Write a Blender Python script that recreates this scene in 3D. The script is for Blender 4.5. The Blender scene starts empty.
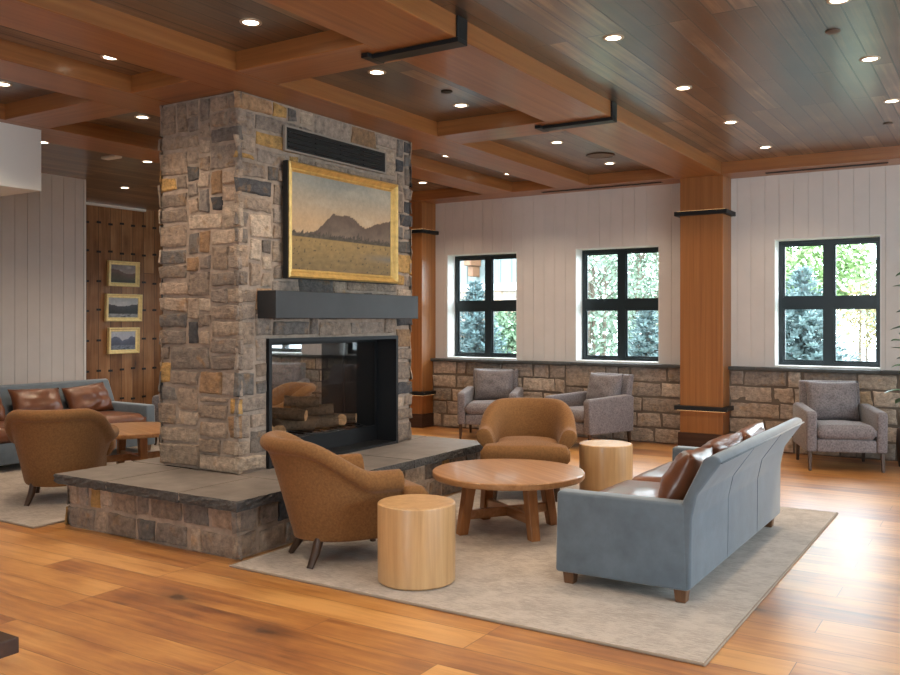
import bpy, bmesh, math, random
from mathutils import Vector, Matrix, noise
PI = math.pi
SC = bpy.context.scene
COL = SC.collection
R = math.radians
KEEP = []

# ------------------------------------------------------------------ helpers
def link(o, parent=None):
    COL.objects.link(o)
    if parent: o.parent = parent
    return o

def obj(name, bm, mat, parent=None, smooth=False, label=None, angle=None):
    me = bpy.data.meshes.new(name)
    bmesh.ops.recalc_face_normals(bm, faces=bm.faces[:]) if not any(k is bm for k in KEEP) else None
    bm.to_mesh(me); bm.free()
    mats = mat if isinstance(mat, (list, tuple)) else [mat]
    for m in mats: me.materials.append(m)
    if smooth:
        for p in me.polygons: p.use_smooth = True
        if angle:
            try: me.set_sharp_from_angle(angle=R(angle))
            except Exception: pass
    o = bpy.data.objects.new(name, me)
    link(o, parent)
    if label: o['label'] = label
    return o

def tag(o, label, cat, group=None):
    o['label'] = label; o['category'] = cat
    if group: o['group'] = group
    return o

def thing(name, label, cat, loc=(0, 0, 0), rz=0, group=None):
    o = bpy.data.objects.new(name, None); link(o)
    o.empty_display_size = .1
    o.location = loc; o.rotation_euler = (0, 0, rz)
    return tag(o, label, cat, group)

def struct(name, bm, mat, parent=None, smooth=False, angle=None):
    o = obj(name, bm, mat, parent, smooth, angle=angle)
    if not parent: o['kind'] = 'structure'
    return o

def copy_tree(o, parent=None):
    c = o.copy(); COL.objects.link(c)
    if parent: c.parent = parent
    for ch in list(o.children): copy_tree(ch, c)
    return c

def face(d):
    return math.atan2(d[1], d[0]) - PI / 2

def BM(): return bmesh.new()

def box(bm, x0, x1, y0, y1, z0, z1, bevel=0, seg=2, mi=0, M=None):
    vs = [bm.verts.new((x, y, z)) for z in (z0, z1) for y in (y0, y1) for x in (x0, x1)]
    fs = [(0, 2, 3, 1), (4, 5, 7, 6), (0, 1, 5, 4), (2, 6, 7, 3), (0, 4, 6, 2), (1, 3, 7, 5)]
    F = [bm.faces.new([vs[i] for i in f]) for f in fs]
    for f in F: f.material_index = mi
    if M is not None:
        for v in vs: v.co = M @ v.co
    if bevel:
        ed = list({e for f in F for e in f.edges})
        bmesh.ops.bevel(bm, geom=ed, offset=bevel, segments=seg, affect='EDGES', profile=.5)
    return bm

def cyl(bm, x, y, z0, z1, r0, r1=None, n=24, mi=0, M=None):
    r1 = r0 if r1 is None else r1
    a = [bm.verts.new((x + r0 * math.cos(2 * PI * i / n), y + r0 * math.sin(2 * PI * i / n), z0)) for i in range(n)]
    b = [bm.verts.new((x + r1 * math.cos(2 * PI * i / n), y + r1 * math.sin(2 * PI * i / n), z1)) for i in range(n)]
    F = [bm.faces.new([a[i], a[(i + 1) % n], b[(i + 1) % n], b[i]]) for i in range(n)]
    F.append(bm.faces.new(a[::-1])); F.append(bm.faces.new(b))
    for f in F: f.material_index = mi
    if M is not None:
        for v in a + b: v.co = M @ v.co
    return bm

def lathe(bm, prof, n=48, x=0, y=0):
    rings = []
    for r, z in prof:
        rings.append([bm.verts.new((x + r * math.cos(2 * PI * i / n), y + r * math.sin(2 * PI * i / n), z)) for i in range(n)])
    for a, b in zip(rings, rings[1:]):
        for i in range(n): bm.faces.new([a[i], a[(i + 1) % n], b[(i + 1) % n], b[i]])
    bm.faces.new(rings[0][::-1]); bm.faces.new(rings[-1])
    return bm

def tube(bm, pts, rad, n=8, caps=True):
    pts = [Vector(p) for p in pts]
    rads = rad if isinstance(rad, (list, tuple)) else [rad] * len(pts)
    rings = []
    up = Vector((0, 0, 1))
    for i, p in enumerate(pts):
        d = (pts[min(i + 1, len(pts) - 1)] - pts[max(i - 1, 0)]).normalized()
        a = d.cross(up)
        if a.length < .05: a = d.cross(Vector((1, 0, 0)))
        a.normalize(); b = d.cross(a).normalized()
        rings.append([bm.verts.new(p + (a * math.cos(2 * PI * k / n) + b * math.sin(2 * PI * k / n)) * rads[i]) for k in range(n)])
    for r0, r1 in zip(rings, rings[1:]):
        for k in range(n): bm.faces.new([r0[k], r0[(k + 1) % n], r1[(k + 1) % n], r1[k]])
    if caps: bm.faces.new(rings[0][::-1]); bm.faces.new(rings[-1])
    return bm

def taper_leg(bm, top, bot, st, sb):
    """square leg from top to bottom centre"""
    a = [bm.verts.new((top[0] + sx * st, top[1] + sy * st, top[2])) for sx, sy in ((-1, -1), (1, -1), (1, 1), (-1, 1))]
    b = [bm.verts.new((bot[0] + sx * sb, bot[1] + sy * sb, bot[2])) for sx, sy in ((-1, -1), (1, -1), (1, 1), (-1, 1))]
    for i in range(4): bm.faces.new([b[i], b[(i + 1) % 4], a[(i + 1) % 4], a[i]])
    bm.faces.new(b[::-1]); bm.faces.new(a)
    bmesh.ops.bevel(bm, geom=bm.edges[:], offset=.004, segments=1, affect='EDGES')
    return bm

def extrude_x(bm, prof, x0, x1, bevel=0, seg=3):
    a = [bm.verts.new((x0, y, z)) for y, z in prof]
    b = [bm.verts.new((x1, y, z)) for y, z in prof]
    n = len(prof)
    F = [bm.faces.new([a[i], a[(i + 1) % n], b[(i + 1) % n], b[i]]) for i in range(n)]
    F.append(bm.faces.new(a[::-1])); F.append(bm.faces.new(b))
    bmesh.ops.recalc_face_normals(bm, faces=F)
    if bevel:
        bmesh.ops.bevel(bm, geom=list({e for f in F for e in f.edges}), offset=bevel, segments=seg, affect='EDGES', profile=.5)
    return bm

def extrude_z(bm, plan, z0, z1, bevel=0, seg=3):
    a = [bm.verts.new((x, y, z0)) for x, y in plan]
    b = [bm.verts.new((x, y, z1)) for x, y in plan]
    n = len(plan)
    F = [bm.faces.new([a[i], a[(i + 1) % n], b[(i + 1) % n], b[i]]) for i in range(n)]
    F.append(bm.faces.new(a[::-1])); F.append(bm.faces.new(b))
    bmesh.ops.recalc_face_normals(bm, faces=F)
    if bevel:
        bmesh.ops.bevel(bm, geom=list({e for f in F for e in f.edges}), offset=bevel, segments=seg, affect='EDGES', profile=.5)
    return bm

def cushion(bm, cx, cy, cz, lx, ly, h, crown=.03, r=.045, nx=16, ny=16, M=None, seed=0, wob=.006, wfun=None):
    """box cushion with rounded edges, crowned top and slight wobble"""
    def side(sgn):
        g = []
        for j in range(ny + 1):
            row = []
            for i in range(nx + 1):
                u = -1 + 2 * i / nx; v = -1 + 2 * j / ny
                # squash corners
                e = max(abs(u), abs(v))
                y = v * ly / 2; hx = wfun(cy + y) if wfun else lx / 2; x = u * hx
                dx = hx - abs(x); dy = ly / 2 - abs(y)
                d = min(dx, dy)
                ex = 1 if d >= r else math.sqrt(max(0, 1 - ((r - d) / r) ** 2))
                z = sgn * ((h / 2 - r) + r * ex) + sgn * crown * max(0, (1 - u * u)) * max(0, (1 - v * v))
                n_ = noise.noise(Vector((x * 4 + seed * 7.1, y * 4, seed + sgn)))
                row.append(bm.verts.new((cx + x + 0, cy + y, cz + z + n_ * wob)))
            g.append(row)
        return g
    t = side(1); b = side(-1)
    allv = [v for row in t + b for v in row]
    for j in range(ny):
        for i in range(nx):
            bm.faces.new([t[j][i], t[j][i + 1], t[j + 1][i + 1], t[j + 1][i]])
            bm.faces.new([b[j][i], b[j + 1][i], b[j + 1][i + 1], b[j][i + 1]])
    for i in range(nx):
        bm.faces.new([b[0][i], b[0][i + 1], t[0][i + 1], t[0][i]])
        bm.faces.new([t[ny][i], t[ny][i + 1], b[ny][i + 1], b[ny][i]])
    for j in range(ny):
        bm.faces.new([t[j][0], t[j + 1][0], b[j + 1][0], b[j][0]])
        bm.faces.new([b[j][nx], b[j + 1][nx], t[j + 1][nx], t[j][nx]])
    if M is not None:
        for v in allv: v.co = M @ v.co
    return bm

def pillow(bm, w, h, t, M, seed=0, n=18, wob=.016):
    """knife-edge pillow in local xz plane, thickness along y"""
    top, bot = [], []
    for sgn, store in ((1, top), (-1, bot)):
        for j in range(n + 1):
            row = []
            for i in range(n + 1):
                u = -1 + 2 * i / n; v = -1 + 2 * j / n
                pinch = 1 - .07 * (1 - abs(v) ** 2) * abs(u) ** 3
                pinv = 1 - .07 * (1 - abs(u) ** 2) * abs(v) ** 3
                f = ((1 - abs(u) ** 2.6) * (1 - abs(v) ** 2.6)) ** .5 if abs(u) < 1 and abs(v) < 1 else 0
                nz = noise.noise(Vector((u * 2.2 + seed * 3.3, v * 2.2, sgn * 2 + seed))) * wob * (f ** .5 if f > 0 else 0)
                y = sgn * t / 2 * f + nz
                row.append((u * w / 2 * pinch, y, v * h / 2 * pinv))
            store.append(row)
    T = [[bm.verts.new(M @ Vector(p)) for p in row] for row in top]
    B = [[None] * (n + 1) for _ in range(n + 1)]
    for j in range(n + 1):
        for i in range(n + 1):
            B[j][i] = T[j][i] if i in (0, n) or j in (0, n) else bm.verts.new(M @ Vector(bot[j][i]))
    for j in range(n):
        for i in range(n):
            bm.faces.new([T[j][i], T[j][i + 1], T[j + 1][i + 1], T[j + 1][i]])
            bm.faces.new([B[j][i], B[j + 1][i], B[j + 1][i + 1], B[j][i + 1]])
    return bm

def subsurf(o, lv=1):
    m = o.modifiers.new('s', 'SUBSURF'); m.levels = lv; m.render_levels = lv
    return o

# ------------------------------------------------------------------ materials
def new_mat(name):
    m = bpy.data.materials.new(name); m.use_nodes = True
    nt = m.node_tree
    p = nt.nodes['Principled BSDF']
    return m, nt, p

def N(nt, t, **kw):
    n = nt.nodes.new(t)
    for k, v in kw.items():
        if k.startswith('i_'): n.inputs[k[2:].replace('_', ' ')].default_value = v
        else: setattr(n, k, v)
    return n

def L(nt, a, b): nt.links.new(a, b)

def ramp(nt, fac, stops, interp='LINEAR'):
    r = nt.nodes.new('ShaderNodeValToRGB'); r.color_ramp.interpolation = interp
    e = r.color_ramp.elements
    while len(e) < len(stops): e.new(.5)
    for x, (pos, c) in zip(e, stops):
        x.position = pos; x.color = (*c, 1)
    L(nt, fac, r.inputs[0])
    return r

def simple(name, col, rough=.5, metal=0, spec=.5, bump=0, bscale=200, var=0, vscale=8, sheen=0, coat=0, coords='Object', stretch=(1, 1, 1), coat_rough=.1, bdist=.002):
    m, nt, p = new_mat(name)
    p.inputs['Base Color'].default_value = (*col, 1)
    p.inputs['Roughness'].default_value = rough
    p.inputs['Metallic'].default_value = metal
    p.inputs['Specular IOR Level'].default_value = spec
    if sheen:
        p.inputs['Sheen Weight'].default_value = sheen; p.inputs['Sheen Roughness'].default_value = .4
    if coat:
        p.inputs['Coat Weight'].default_value = coat; p.inputs['Coat Roughness'].default_value = coat_rough
    tc = N(nt, 'ShaderNodeTexCoord'); mp = N(nt, 'ShaderNodeMapping'); mp.inputs['Scale'].default_value = stretch
    L(nt, tc.outputs[coords], mp.inputs['Vector'])
    if var:
        n = N(nt, 'ShaderNodeTexNoise', i_Scale=vscale, i_Detail=5.0, i_Roughness=.6)
        L(nt, mp.outputs[0], n.inputs['Vector'])
        r = ramp(nt, n.outputs['Fac'], [(.3, tuple(c * (1 - var) for c in col)), (.7, tuple(min(1, c * (1 + var)) for c in col))])
        L(nt, r.outputs[0], p.inputs['Base Color'])
    if bump:
        n2 = N(nt, 'ShaderNodeTexNoise', i_Scale=bscale, i_Detail=3.0)
        L(nt, mp.outputs[0], n2.inputs['Vector'])
        b = N(nt, 'ShaderNodeBump', i_Strength=bump, i_Distance=bdist)
        L(nt, n2.outputs['Fac'], b.inputs['Height']); L(nt, b.outputs[0], p.inputs['Normal'])
    return m

def wood(name, dark, mid, light, axis='X', scale=1.0, rough=.4, coat=0, gs=(1.2, 22), var=.5, spec=.5, bump=.08):
    """solid/veneer wood, grain running along axis (object coordinates)"""
    m, nt, p = new_mat(name)
    tc = N(nt, 'ShaderNodeTexCoord'); mp = N(nt, 'ShaderNodeMapping')
    s = {'X': (gs[0], gs[1], gs[1]), 'Y': (gs[1], gs[0], gs[1]), 'Z': (gs[1], gs[1], gs[0])}[axis]
    mp.inputs['Scale'].default_value = [v * scale for v in s]
    L(nt, tc.outputs['Object'], mp.inputs['Vector'])
    n = N(nt, 'ShaderNodeTexNoise', i_Scale=1.0, i_Detail=6.0, i_Roughness=.6, i_Distortion=.4)
    L(nt, mp.outputs[0], n.inputs['Vector'])
    r = ramp(nt, n.outputs['Fac'], [(.25, dark), (.5, mid), (.75, light)])
    L(nt, r.outputs[0], p.inputs['Base Color'])
    p.inputs['Roughness'].default_value = rough
    p.inputs['Specular IOR Level'].default_value = spec
    if coat: p.inputs['Coat Weight'].default_value = coat; p.inputs['Coat Roughness'].default_value = .15
    b = N(nt, 'ShaderNodeBump', i_Strength=bump, i_Distance=.002)
    L(nt, n.outputs['Fac'], b.inputs['Height']); L(nt, b.outputs[0], p.inputs['Normal'])
    return m

def planks(name, along, plank_w, plank_l, cols, gap, rough=.35, coat=0, coat_rough=.2, grain=(1.0, 26), knots=None, spec=.5, gapw=.004, coat_ior=1.5, rvar=.08, grain_amt=.55, plank_amt=.55):
    m, nt, p = new_mat(name)
    tc = N(nt, 'ShaderNodeTexCoord'); sep = N(nt, 'ShaderNodeSeparateXYZ'); L(nt, tc.outputs['Object'], sep.inputs[0])
    cmb = N(nt, 'ShaderNodeCombineXYZ')
    o = {'X': ('X', 'Y'), 'Y': ('Y', 'X'), 'ZY': ('Z', 'Y')}[along]
    L(nt, sep.outputs[o[0]], cmb.inputs['X']); L(nt, sep.outputs[o[1]], cmb.inputs['Y'])
    br = N(nt, 'ShaderNodeTexBrick', offset=.37, offset_frequency=3)
    br.inputs['Color1'].default_value = (0, 0, 0, 1); br.inputs['Color2'].default_value = (1, 1, 1, 1); br.inputs['Mortar'].default_value = (.5, .5, .5, 1)
    br.inputs['Scale'].default_value = 1; br.inputs['Mortar Size'].default_value = gapw / 2; br.inputs['Mortar Smooth'].default_value = .3
    br.inputs['Brick Width'].default_value = plank_l; br.inputs['Row Height'].default_value = plank_w; br.inputs['Bias'].default_value = 0
    L(nt, cmb.outputs[0], br.inputs['Vector'])
    # grain per plank: 4D noise offset by the plank's random value
    mp = N(nt, 'ShaderNodeMapping'); mp.inputs['Scale'].default_value = (grain[0], grain[1], 1)
    L(nt, cmb.outputs[0], mp.inputs['Vector'])
    w = N(nt, 'ShaderNodeMath', operation='MULTIPLY'); w.inputs[1].default_value = 37.0
    L(nt, br.outputs['Color'], w.inputs[0])
    n = N(nt, 'ShaderNodeTexNoise', noise_dimensions='4D', i_Scale=1.0, i_Detail=6.0, i_Roughness=.62, i_Distortion=.6)
    L(nt, mp.outputs[0], n.inputs['Vector']); L(nt, w.outputs[0], n.inputs['W'])
    nb = N(nt, 'ShaderNodeTexNoise', noise_dimensions='4D', i_Scale=2.2, i_Detail=3.0)
    L(nt, cmb.outputs[0], nb.inputs['Vector']); L(nt, w.outputs[0], nb.inputs['W'])
    a1 = N(nt, 'ShaderNodeMath', operation='MULTIPLY_ADD'); a1.inputs[1].default_value = grain_amt
    L(nt, n.outputs['Fac'], a1.inputs[0])
    a2 = N(nt, 'ShaderNodeMath', operation='MULTIPLY'); a2.inputs[1].default_value = plank_amt * .6
    L(nt, br.outputs['Color'], a2.inputs[0])
    a3 = N(nt, 'ShaderNodeMath', operation='MULTIPLY_ADD'); a3.inputs[1].default_value = .5
    L(nt, nb.outputs['Fac'], a3.inputs[0]); L(nt, a2.outputs[0], a3.inputs[2])
    L(nt, a3.outputs[0], a1.inputs[2])
    sc_ = N(nt, 'ShaderNodeMath', operation='MULTIPLY'); sc_.inputs[1].default_value = .72; L(nt, a1.outputs[0], sc_.inputs[0])
    r = ramp(nt, sc_.outputs[0], cols)
    colout = r.outputs[0]
    if knots:
        kmp = N(nt, 'ShaderNodeMapping'); kmp.inputs['Scale'].default_value = (knots[0], knots[1], 1)
        L(nt, cmb.outputs[0], kmp.inputs['Vector'])
        kn = N(nt, 'ShaderNodeTexNoise', i_Scale=14.0, i_Detail=2.0); L(nt, cmb.outputs[0], kn.inputs['Vector'])
        mixv = N(nt, 'ShaderNodeMix', data_type='VECTOR'); mixv.inputs['Factor'].default_value = .12
        L(nt, kmp.outputs[0], mixv.inputs['A']); L(nt, kn.outputs['Color'], mixv.inputs['B'])
        vo = N(nt, 'ShaderNodeTexVoronoi', i_Scale=1.0, i_Randomness=1.0); L(nt, mixv.outputs['Result'], vo.inputs['Vector'])
        kr = ramp(nt, vo.outputs['Distance'], [(0.0, (1, 1, 1)), (.06, (.9, .9, .9)), (.10, (.45, .45, .45)), (.20, (.2, .2, .2)), (.34, (0, 0, 0))])
        # only some cells carry a knot
        th = N(nt, 'ShaderNodeSeparateColor'); L(nt, vo.outputs['Color'], th.inputs[0])
        gt = N(nt, 'ShaderNodeMath', operation='GREATER_THAN'); gt.inputs[1].default_value = knots[2]; L(nt, th.outputs[0], gt.inputs[0])
        mu = N(nt, 'ShaderNodeMath', operation='MULTIPLY'); L(nt, kr.outputs[0], mu.inputs[0]); L(nt, gt.outputs[0], mu.inputs[1])
        mk = N(nt, 'ShaderNodeMix', data_type='RGBA'); L(nt, mu.outputs[0], mk.inputs['Factor'])
        L(nt, colout, mk.inputs['A']); mk.inputs['B'].default_value = (*knots[3], 1)
        colout = mk.outputs['Result']
    mg = N(nt, 'ShaderNodeMix', data_type='RGBA'); L(nt, br.outputs['Fac'], mg.inputs['Factor'])
    L(nt, colout, mg.inputs['A']); mg.inputs['B'].default_value = (*gap, 1)
    L(nt, mg.outputs['Result'], p.inputs['Base Color'])
    rr = N(nt, 'ShaderNodeMath', operation='MULTIPLY_ADD'); rr.inputs[1].default_value = rvar * 2; rr.inputs[2].default_value = rough - rvar
    L(nt, n.outputs['Fac'], rr.inputs[0]); L(nt, rr.outputs[0], p.inputs['Roughness'])
    p.inputs['Specular IOR Level'].default_value = spec
    if coat:
        p.inputs['Coat Weight'].default_value = coat; p.inputs['Coat Roughness'].default_value = coat_rough; p.inputs['Coat IOR'].default_value = coat_ior
    h = N(nt, 'ShaderNodeMath', operation='MULTIPLY_ADD'); h.inputs[1].default_value = -1.0
    L(nt, br.outputs['Fac'], h.inputs[0])
    h2 = N(nt, 'ShaderNodeMath', operation='MULTIPLY'); h2.inputs[1].default_value = .18; L(nt, n.outputs['Fac'], h2.inputs[0]); L(nt, h2.outputs[0], h.inputs[2])
    h3 = N(nt, 'ShaderNodeMath', operation='MULTIPLY_ADD'); h3.inputs[1].default_value = .5
    L(nt, br.outputs['Color'], h3.inputs[0]); L(nt, h.outputs[0], h3.inputs[2])
    b = N(nt, 'ShaderNodeBump', i_Strength=.35, i_Distance=.003)
    L(nt, h3.outputs[0], b.inputs['Height']); L(nt, b.outputs[0], p.inputs['Normal'])
    if coat: L(nt, b.outputs[0], p.inputs['Coat Normal'])
    return m

def attr_mat(name, attr='Col', rough=.8, nscale=18, namt=.5, bump=.6, bscale=60, bdist=.006, spec=.3, coat=0):
    m, nt, p = new_mat(name)
    at = N(nt, 'ShaderNodeAttribute', attribute_name=attr)
    tc = N(nt, 'ShaderNodeTexCoord')
    n = N(nt, 'ShaderNodeTexNoise', i_Scale=nscale, i_Detail=7.0, i_Roughness=.68); L(nt, tc.outputs['Object'], n.inputs['Vector'])
    r = ramp(nt, n.outputs['Fac'], [(.28, (1 - namt,) * 3), (.5, (1, 1, 1)), (.74, (1 + namt,) * 3)])
    mx = N(nt, 'ShaderNodeMix', data_type='RGBA', blend_type='MULTIPLY'); mx.inputs['Factor'].default_value = 1
    L(nt, at.outputs['Color'], mx.inputs['A']); L(nt, r.outputs[0], mx.inputs['B'])
    L(nt, mx.outputs['Result'], p.inputs['Base Color'])
    p.inputs['Roughness'].default_value = rough; p.inputs['Specular IOR Level'].default_value = spec
    if coat: p.inputs['Coat Weight'].default_value = coat
    if bump:
        n2 = N(nt, 'ShaderNodeTexNoise', i_Scale=bscale, i_Detail=6.0, i_Roughness=.7); L(nt, tc.outputs['Object'], n2.inputs['Vector'])
        b = N(nt, 'ShaderNodeBump', i_Strength=bump, i_Distance=bdist)
        L(nt, n2.outputs['Fac'], b.inputs['Height']); L(nt, b.outputs[0], p.inputs['Normal'])
    return m

def emit(name, col, st):
    m, nt, p = new_mat(name)
    p.inputs['Base Color'].default_value = (*col, 1)
    p.inputs['Emission Color'].default_value = (*col, 1); p.inputs['Emission Strength'].default_value = st
    return m

def glass_mat(name, tint=(.96, .98, .98), ior=1.45, rough=0.0, boost=1.0):
    m = bpy.data.materials.new(name); m.use_nodes = True; nt = m.node_tree
    nt.nodes.remove(nt.nodes['Principled BSDF'])
    out = nt.nodes['Material Output']
    t = N(nt, 'ShaderNodeBsdfTransparent'); t.inputs[0].default_value = (*tint, 1)
    g = N(nt, 'ShaderNodeBsdfGlossy', i_Roughness=rough); g.inputs[0].default_value = (1, 1, 1, 1)
    # Schlick reflectance from |N.I|, the same on both faces of the pane
    ge = N(nt, 'ShaderNodeNewGeometry'); dt = N(nt, 'ShaderNodeVectorMath', operation='DOT_PRODUCT')
    L(nt, ge.outputs['Normal'], dt.inputs[0]); L(nt, ge.outputs['Incoming'], dt.inputs[1])
    ab = N(nt, 'ShaderNodeMath', operation='ABSOLUTE'); L(nt, dt.outputs['Value'], ab.inputs[0])
    om = N(nt, 'ShaderNodeMath', operation='SUBTRACT'); om.inputs[0].default_value = 1.0; L(nt, ab.outputs[0], om.inputs[1])
    pw = N(nt, 'ShaderNodeMath', operation='POWER'); pw.inputs[1].default_value = 5.0; L(nt, om.outputs[0], pw.inputs[0])
    f0 = ((ior - 1) / (ior + 1)) ** 2
    ml = N(nt, 'ShaderNodeMath', operation='MULTIPLY_ADD'); ml.use_clamp = True
    ml.inputs[1].default_value = (1 - f0) * boost; ml.inputs[2].default_value = f0 * boost
    L(nt, pw.outputs[0], ml.inputs[0])
    mx = N(nt, 'ShaderNodeMixShader'); L(nt, ml.outputs[0], mx.inputs[0]); L(nt, t.outputs[0], mx.inputs[1]); L(nt, g.outputs[0], mx.inputs[2])
    L(nt, mx.outputs[0], out.inputs[0])
    return m

def stone_mat():
    m, nt, p = new_mat('ashlar_stone')
    at = N(nt, 'ShaderNodeAttribute', attribute_name='Col')
    tc = N(nt, 'ShaderNodeTexCoord')
    # mottling inside each stone: ochre and charcoal patches, bedding streaks, fine grit
    n1 = N(nt, 'ShaderNodeTexNoise', i_Scale=7.0, i_Detail=5.0, i_Roughness=.6, i_Distortion=.8); L(nt, tc.outputs['Object'], n1.inputs['Vector'])
    r1 = ramp(nt, n1.outputs['Fac'], [(.56, (0, 0, 0)), (.72, (.55, .55, .55))])
    m1 = N(nt, 'ShaderNodeMix', data_type='RGBA'); L(nt, r1.outputs[0], m1.inputs['Factor']); L(nt, at.outputs['Color'], m1.inputs['A']); m1.inputs['B'].default_value = (.36, .20, .085, 1)
    n2 = N(nt, 'ShaderNodeTexNoise', i_Scale=11.0, i_Detail=7.0, i_Roughness=.7, i_Distortion=.5)
    mp = N(nt, 'ShaderNodeMapping'); mp.inputs['Location'].default_value = (5, 3, 9); mp.inputs['Scale'].default_value = (1, 1, 2.2); L(nt, tc.outputs['Object'], mp.inputs['Vector']); L(nt, mp.outputs[0], n2.inputs['Vector'])
    r2 = ramp(nt, n2.outputs['Fac'], [(.27, (.7, .7, .7)), (.42, (0, 0, 0))])
    m2 = N(nt, 'ShaderNodeMix', data_type='RGBA'); L(nt, r2.outputs[0], m2.inputs['Factor']); L(nt, m1.outputs['Result'], m2.inputs['A']); m2.inputs['B'].default_value = (.07, .06, .055, 1)
    n3 = N(nt, 'ShaderNodeTexNoise', i_Scale=19.0, i_Detail=8.0, i_Roughness=.72); L(nt, tc.outputs['Object'], n3.inputs['Vector'])
    r3 = ramp(nt, n3.outputs['Fac'], [(.28, (.5, .5, .5)), (.5, (1, 1, 1)), (.72, (1.55, 1.5, 1.42))])
    mx = N(nt, 'ShaderNodeMix', data_type='RGBA', blend_type='MULTIPLY'); mx.inputs['Factor'].default_value = 1
    L(nt, m2.outputs['Result'], mx.inputs['A']); L(nt, r3.outputs[0], mx.inputs['B'])
    L(nt, mx.outputs['Result'], p.inputs['Base Color'])
    p.inputs['Roughness'].default_value = .85; p.inputs['Specular IOR Level'].default_value = .3
    ad = N(nt, 'ShaderNodeMath', operation='MULTIPLY_ADD'); ad.inputs[1].default_value = 1.2; L(nt, n2.outputs['Fac'], ad.inputs[0]); L(nt, n3.outputs['Fac'], ad.inputs[2])
    b = N(nt, 'ShaderNodeBump', i_Strength=1.0, i_Distance=.02)
    L(nt, ad.outputs[0], b.inputs['Height']); L(nt, b.outputs[0], p.inputs['Normal'])
    return m

WARM = (1, .81, .60)
MAT = {}
M_ = MAT
M_['floor'] = planks('oak_floor', 'X', .215, 2.1,
    [(.37, (.14, .040, .009)), (.49, (.33, .115, .024)), (.61, (.49, .21, .048)), (.76, (.66, .335, .10))],
    (.10, .035, .01), rough=.36, coat=.85, coat_rough=.37, coat_ior=1.85, spec=.25, grain=(1.7, 20), knots=(1.3, 2.7, .35, (.035, .011, .004)), gapw=.004, grain_amt=.85)
M_['ceil'] = planks('ceiling_planks', 'Y', .133, 2.6,
    [(.44, (.022, .011, .007)), (.60, (.055, .029, .017)), (.75, (.110, .063, .038)), (.90, (.25, .155, .10))],
    (.012, .006, .004), rough=.36, coat=1.0, coat_rough=.27, coat_ior=2.0, spec=.3, grain=(1.0, 30), gapw=.013, plank_amt=.75, grain_amt=.95)
M_['beamY'] = wood('fir_beam_along', (.19, .064, .016), (.27, .098, .026), (.34, .135, .039), 'Y', gs=(.7, 26), rough=.4, coat=.25)
M_['beamX'] = wood('fir_beam_across', (.19, .064, .016), (.27, .098, .026), (.34, .135, .039), 'X', gs=(.7, 26), rough=.4, coat=.25)
M_['colwood'] = wood('column_veneer', (.20, .066, .015), (.27, .10, .025), (.33, .132, .037), 'Z', gs=(.6, 30), rough=.42, coat=.1)
M_['shiplap'] = simple('white_shiplap', (.60, .555, .53), .55, bump=.05, bscale=30, var=.03, vscale=5)
M_['white'] = simple('white_paint', (.70, .69, .67), .5)
M_['oldwood'] = planks('reclaimed_wood', 'ZY', .21, 3.6,
    [(.34, (.08, .03, .010)), (.46, (.20, .088, .030)), (.57, (.32, .155, .062)), (.70, (.46, .27, .13))],
    (.03, .012, .005), rough=.5, grain=(1.2, 22), knots=(1.1, 3.0, .6, (.05, .02, .008)), gapw=.008)
M_['black'] = simple('black_steel', (.010, .0105, .012), .45, metal=.0, spec=.3, bump=.04, bscale=80)
M_['blackmatte'] = simple('firebox_black', (.008, .008, .009), .55)
M_['mantel'] = simple('mantel_steel', (.032, .032, .034), .42, spec=.4, var=.25, vscale=3, bump=.05, bscale=50)
M_['frame'] = simple('window_frame_dark', (.009, .018, .023), .35)
M_['stone'] = stone_mat()
M_['mortar'] = simple('mortar', (.37, .285, .225), .95, bump=.8, bscale=45, var=.25, vscale=14, bdist=.008)
M_['slab'] = simple('bluestone_slab', (.185, .158, .142), .5, var=.25, vscale=5, bump=.5, bscale=14, bdist=.006)
M_['slabedge'] = simple('slab_split_edge', (.075, .07, .068), .85, var=.3, vscale=30, bump=1.0, bscale=45, bdist=.02)
M_['cap'] = simple('slate_cap', (.06, .062, .062), .7, var=.3, vscale=15, bump=.6, bscale=40, bdist=.008)
M_['tan'] = simple('tan_weave', (.222, .106, .040), .9, spec=.15, bump=.6, bscale=150, var=.22, vscale=70, sheen=.12, bdist=.004)
M_['tweed'] = simple('grey_tweed', (.185, .162, .168), .9, spec=.2, bump=.6, bscale=130, var=.42, vscale=65, sheen=.2, bdist=.004)
M_['velvet'] = simple('blue_grey_velvet', (.122, .155, .19), .75, spec=.25, var=.16, vscale=7, sheen=.7, bump=.15, bscale=14, bdist=.004)
M_['leather'] = simple('brown_leather', (.155, .052, .020), .34, spec=.55, bump=.25, bscale=24, var=.22, vscale=6, bdist=.006, coat=.25)
M_['legdark'] = wood('leg_dark_wood', (.035, .016, .008), (.055, .026, .013), (.08, .04, .02), 'Z', rough=.4)
M_['legmid'] = wood('sofa_leg_wood', (.10, .042, .018), (.15, .068, .03), (.2, .09, .04), 'Z', rough=.4)
M_['tabletop'] = wood('table_oak', (.30, .135, .05), (.41, .20, .082), (.52, .28, .13), 'X', gs=(1.0, 26), rough=.32, coat=.3)
M_['tableleg'] = wood('table_oak_leg', (.26, .105, .035), (.36, .155, .055), (.45, .21, .08), 'Z', gs=(1.2, 30), rough=.42)
M_['drum'] = wood('drum_oak', (.44, .25, .11), (.55, .33, .155), (.64, .41, .205), 'Z', gs=(1.3, 22), rough=.38, coat=.2)
M_['gold'] = simple('gilt_frame', (.60, .40, .14), .38, metal=.55, var=.2, vscale=18, bump=.2, bscale=70)
M_['palegold'] = simple('pale_gilt', (.88, .74, .38), .4, metal=.0, var=.15, vscale=20, bump=.2, bscale=70)
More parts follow.
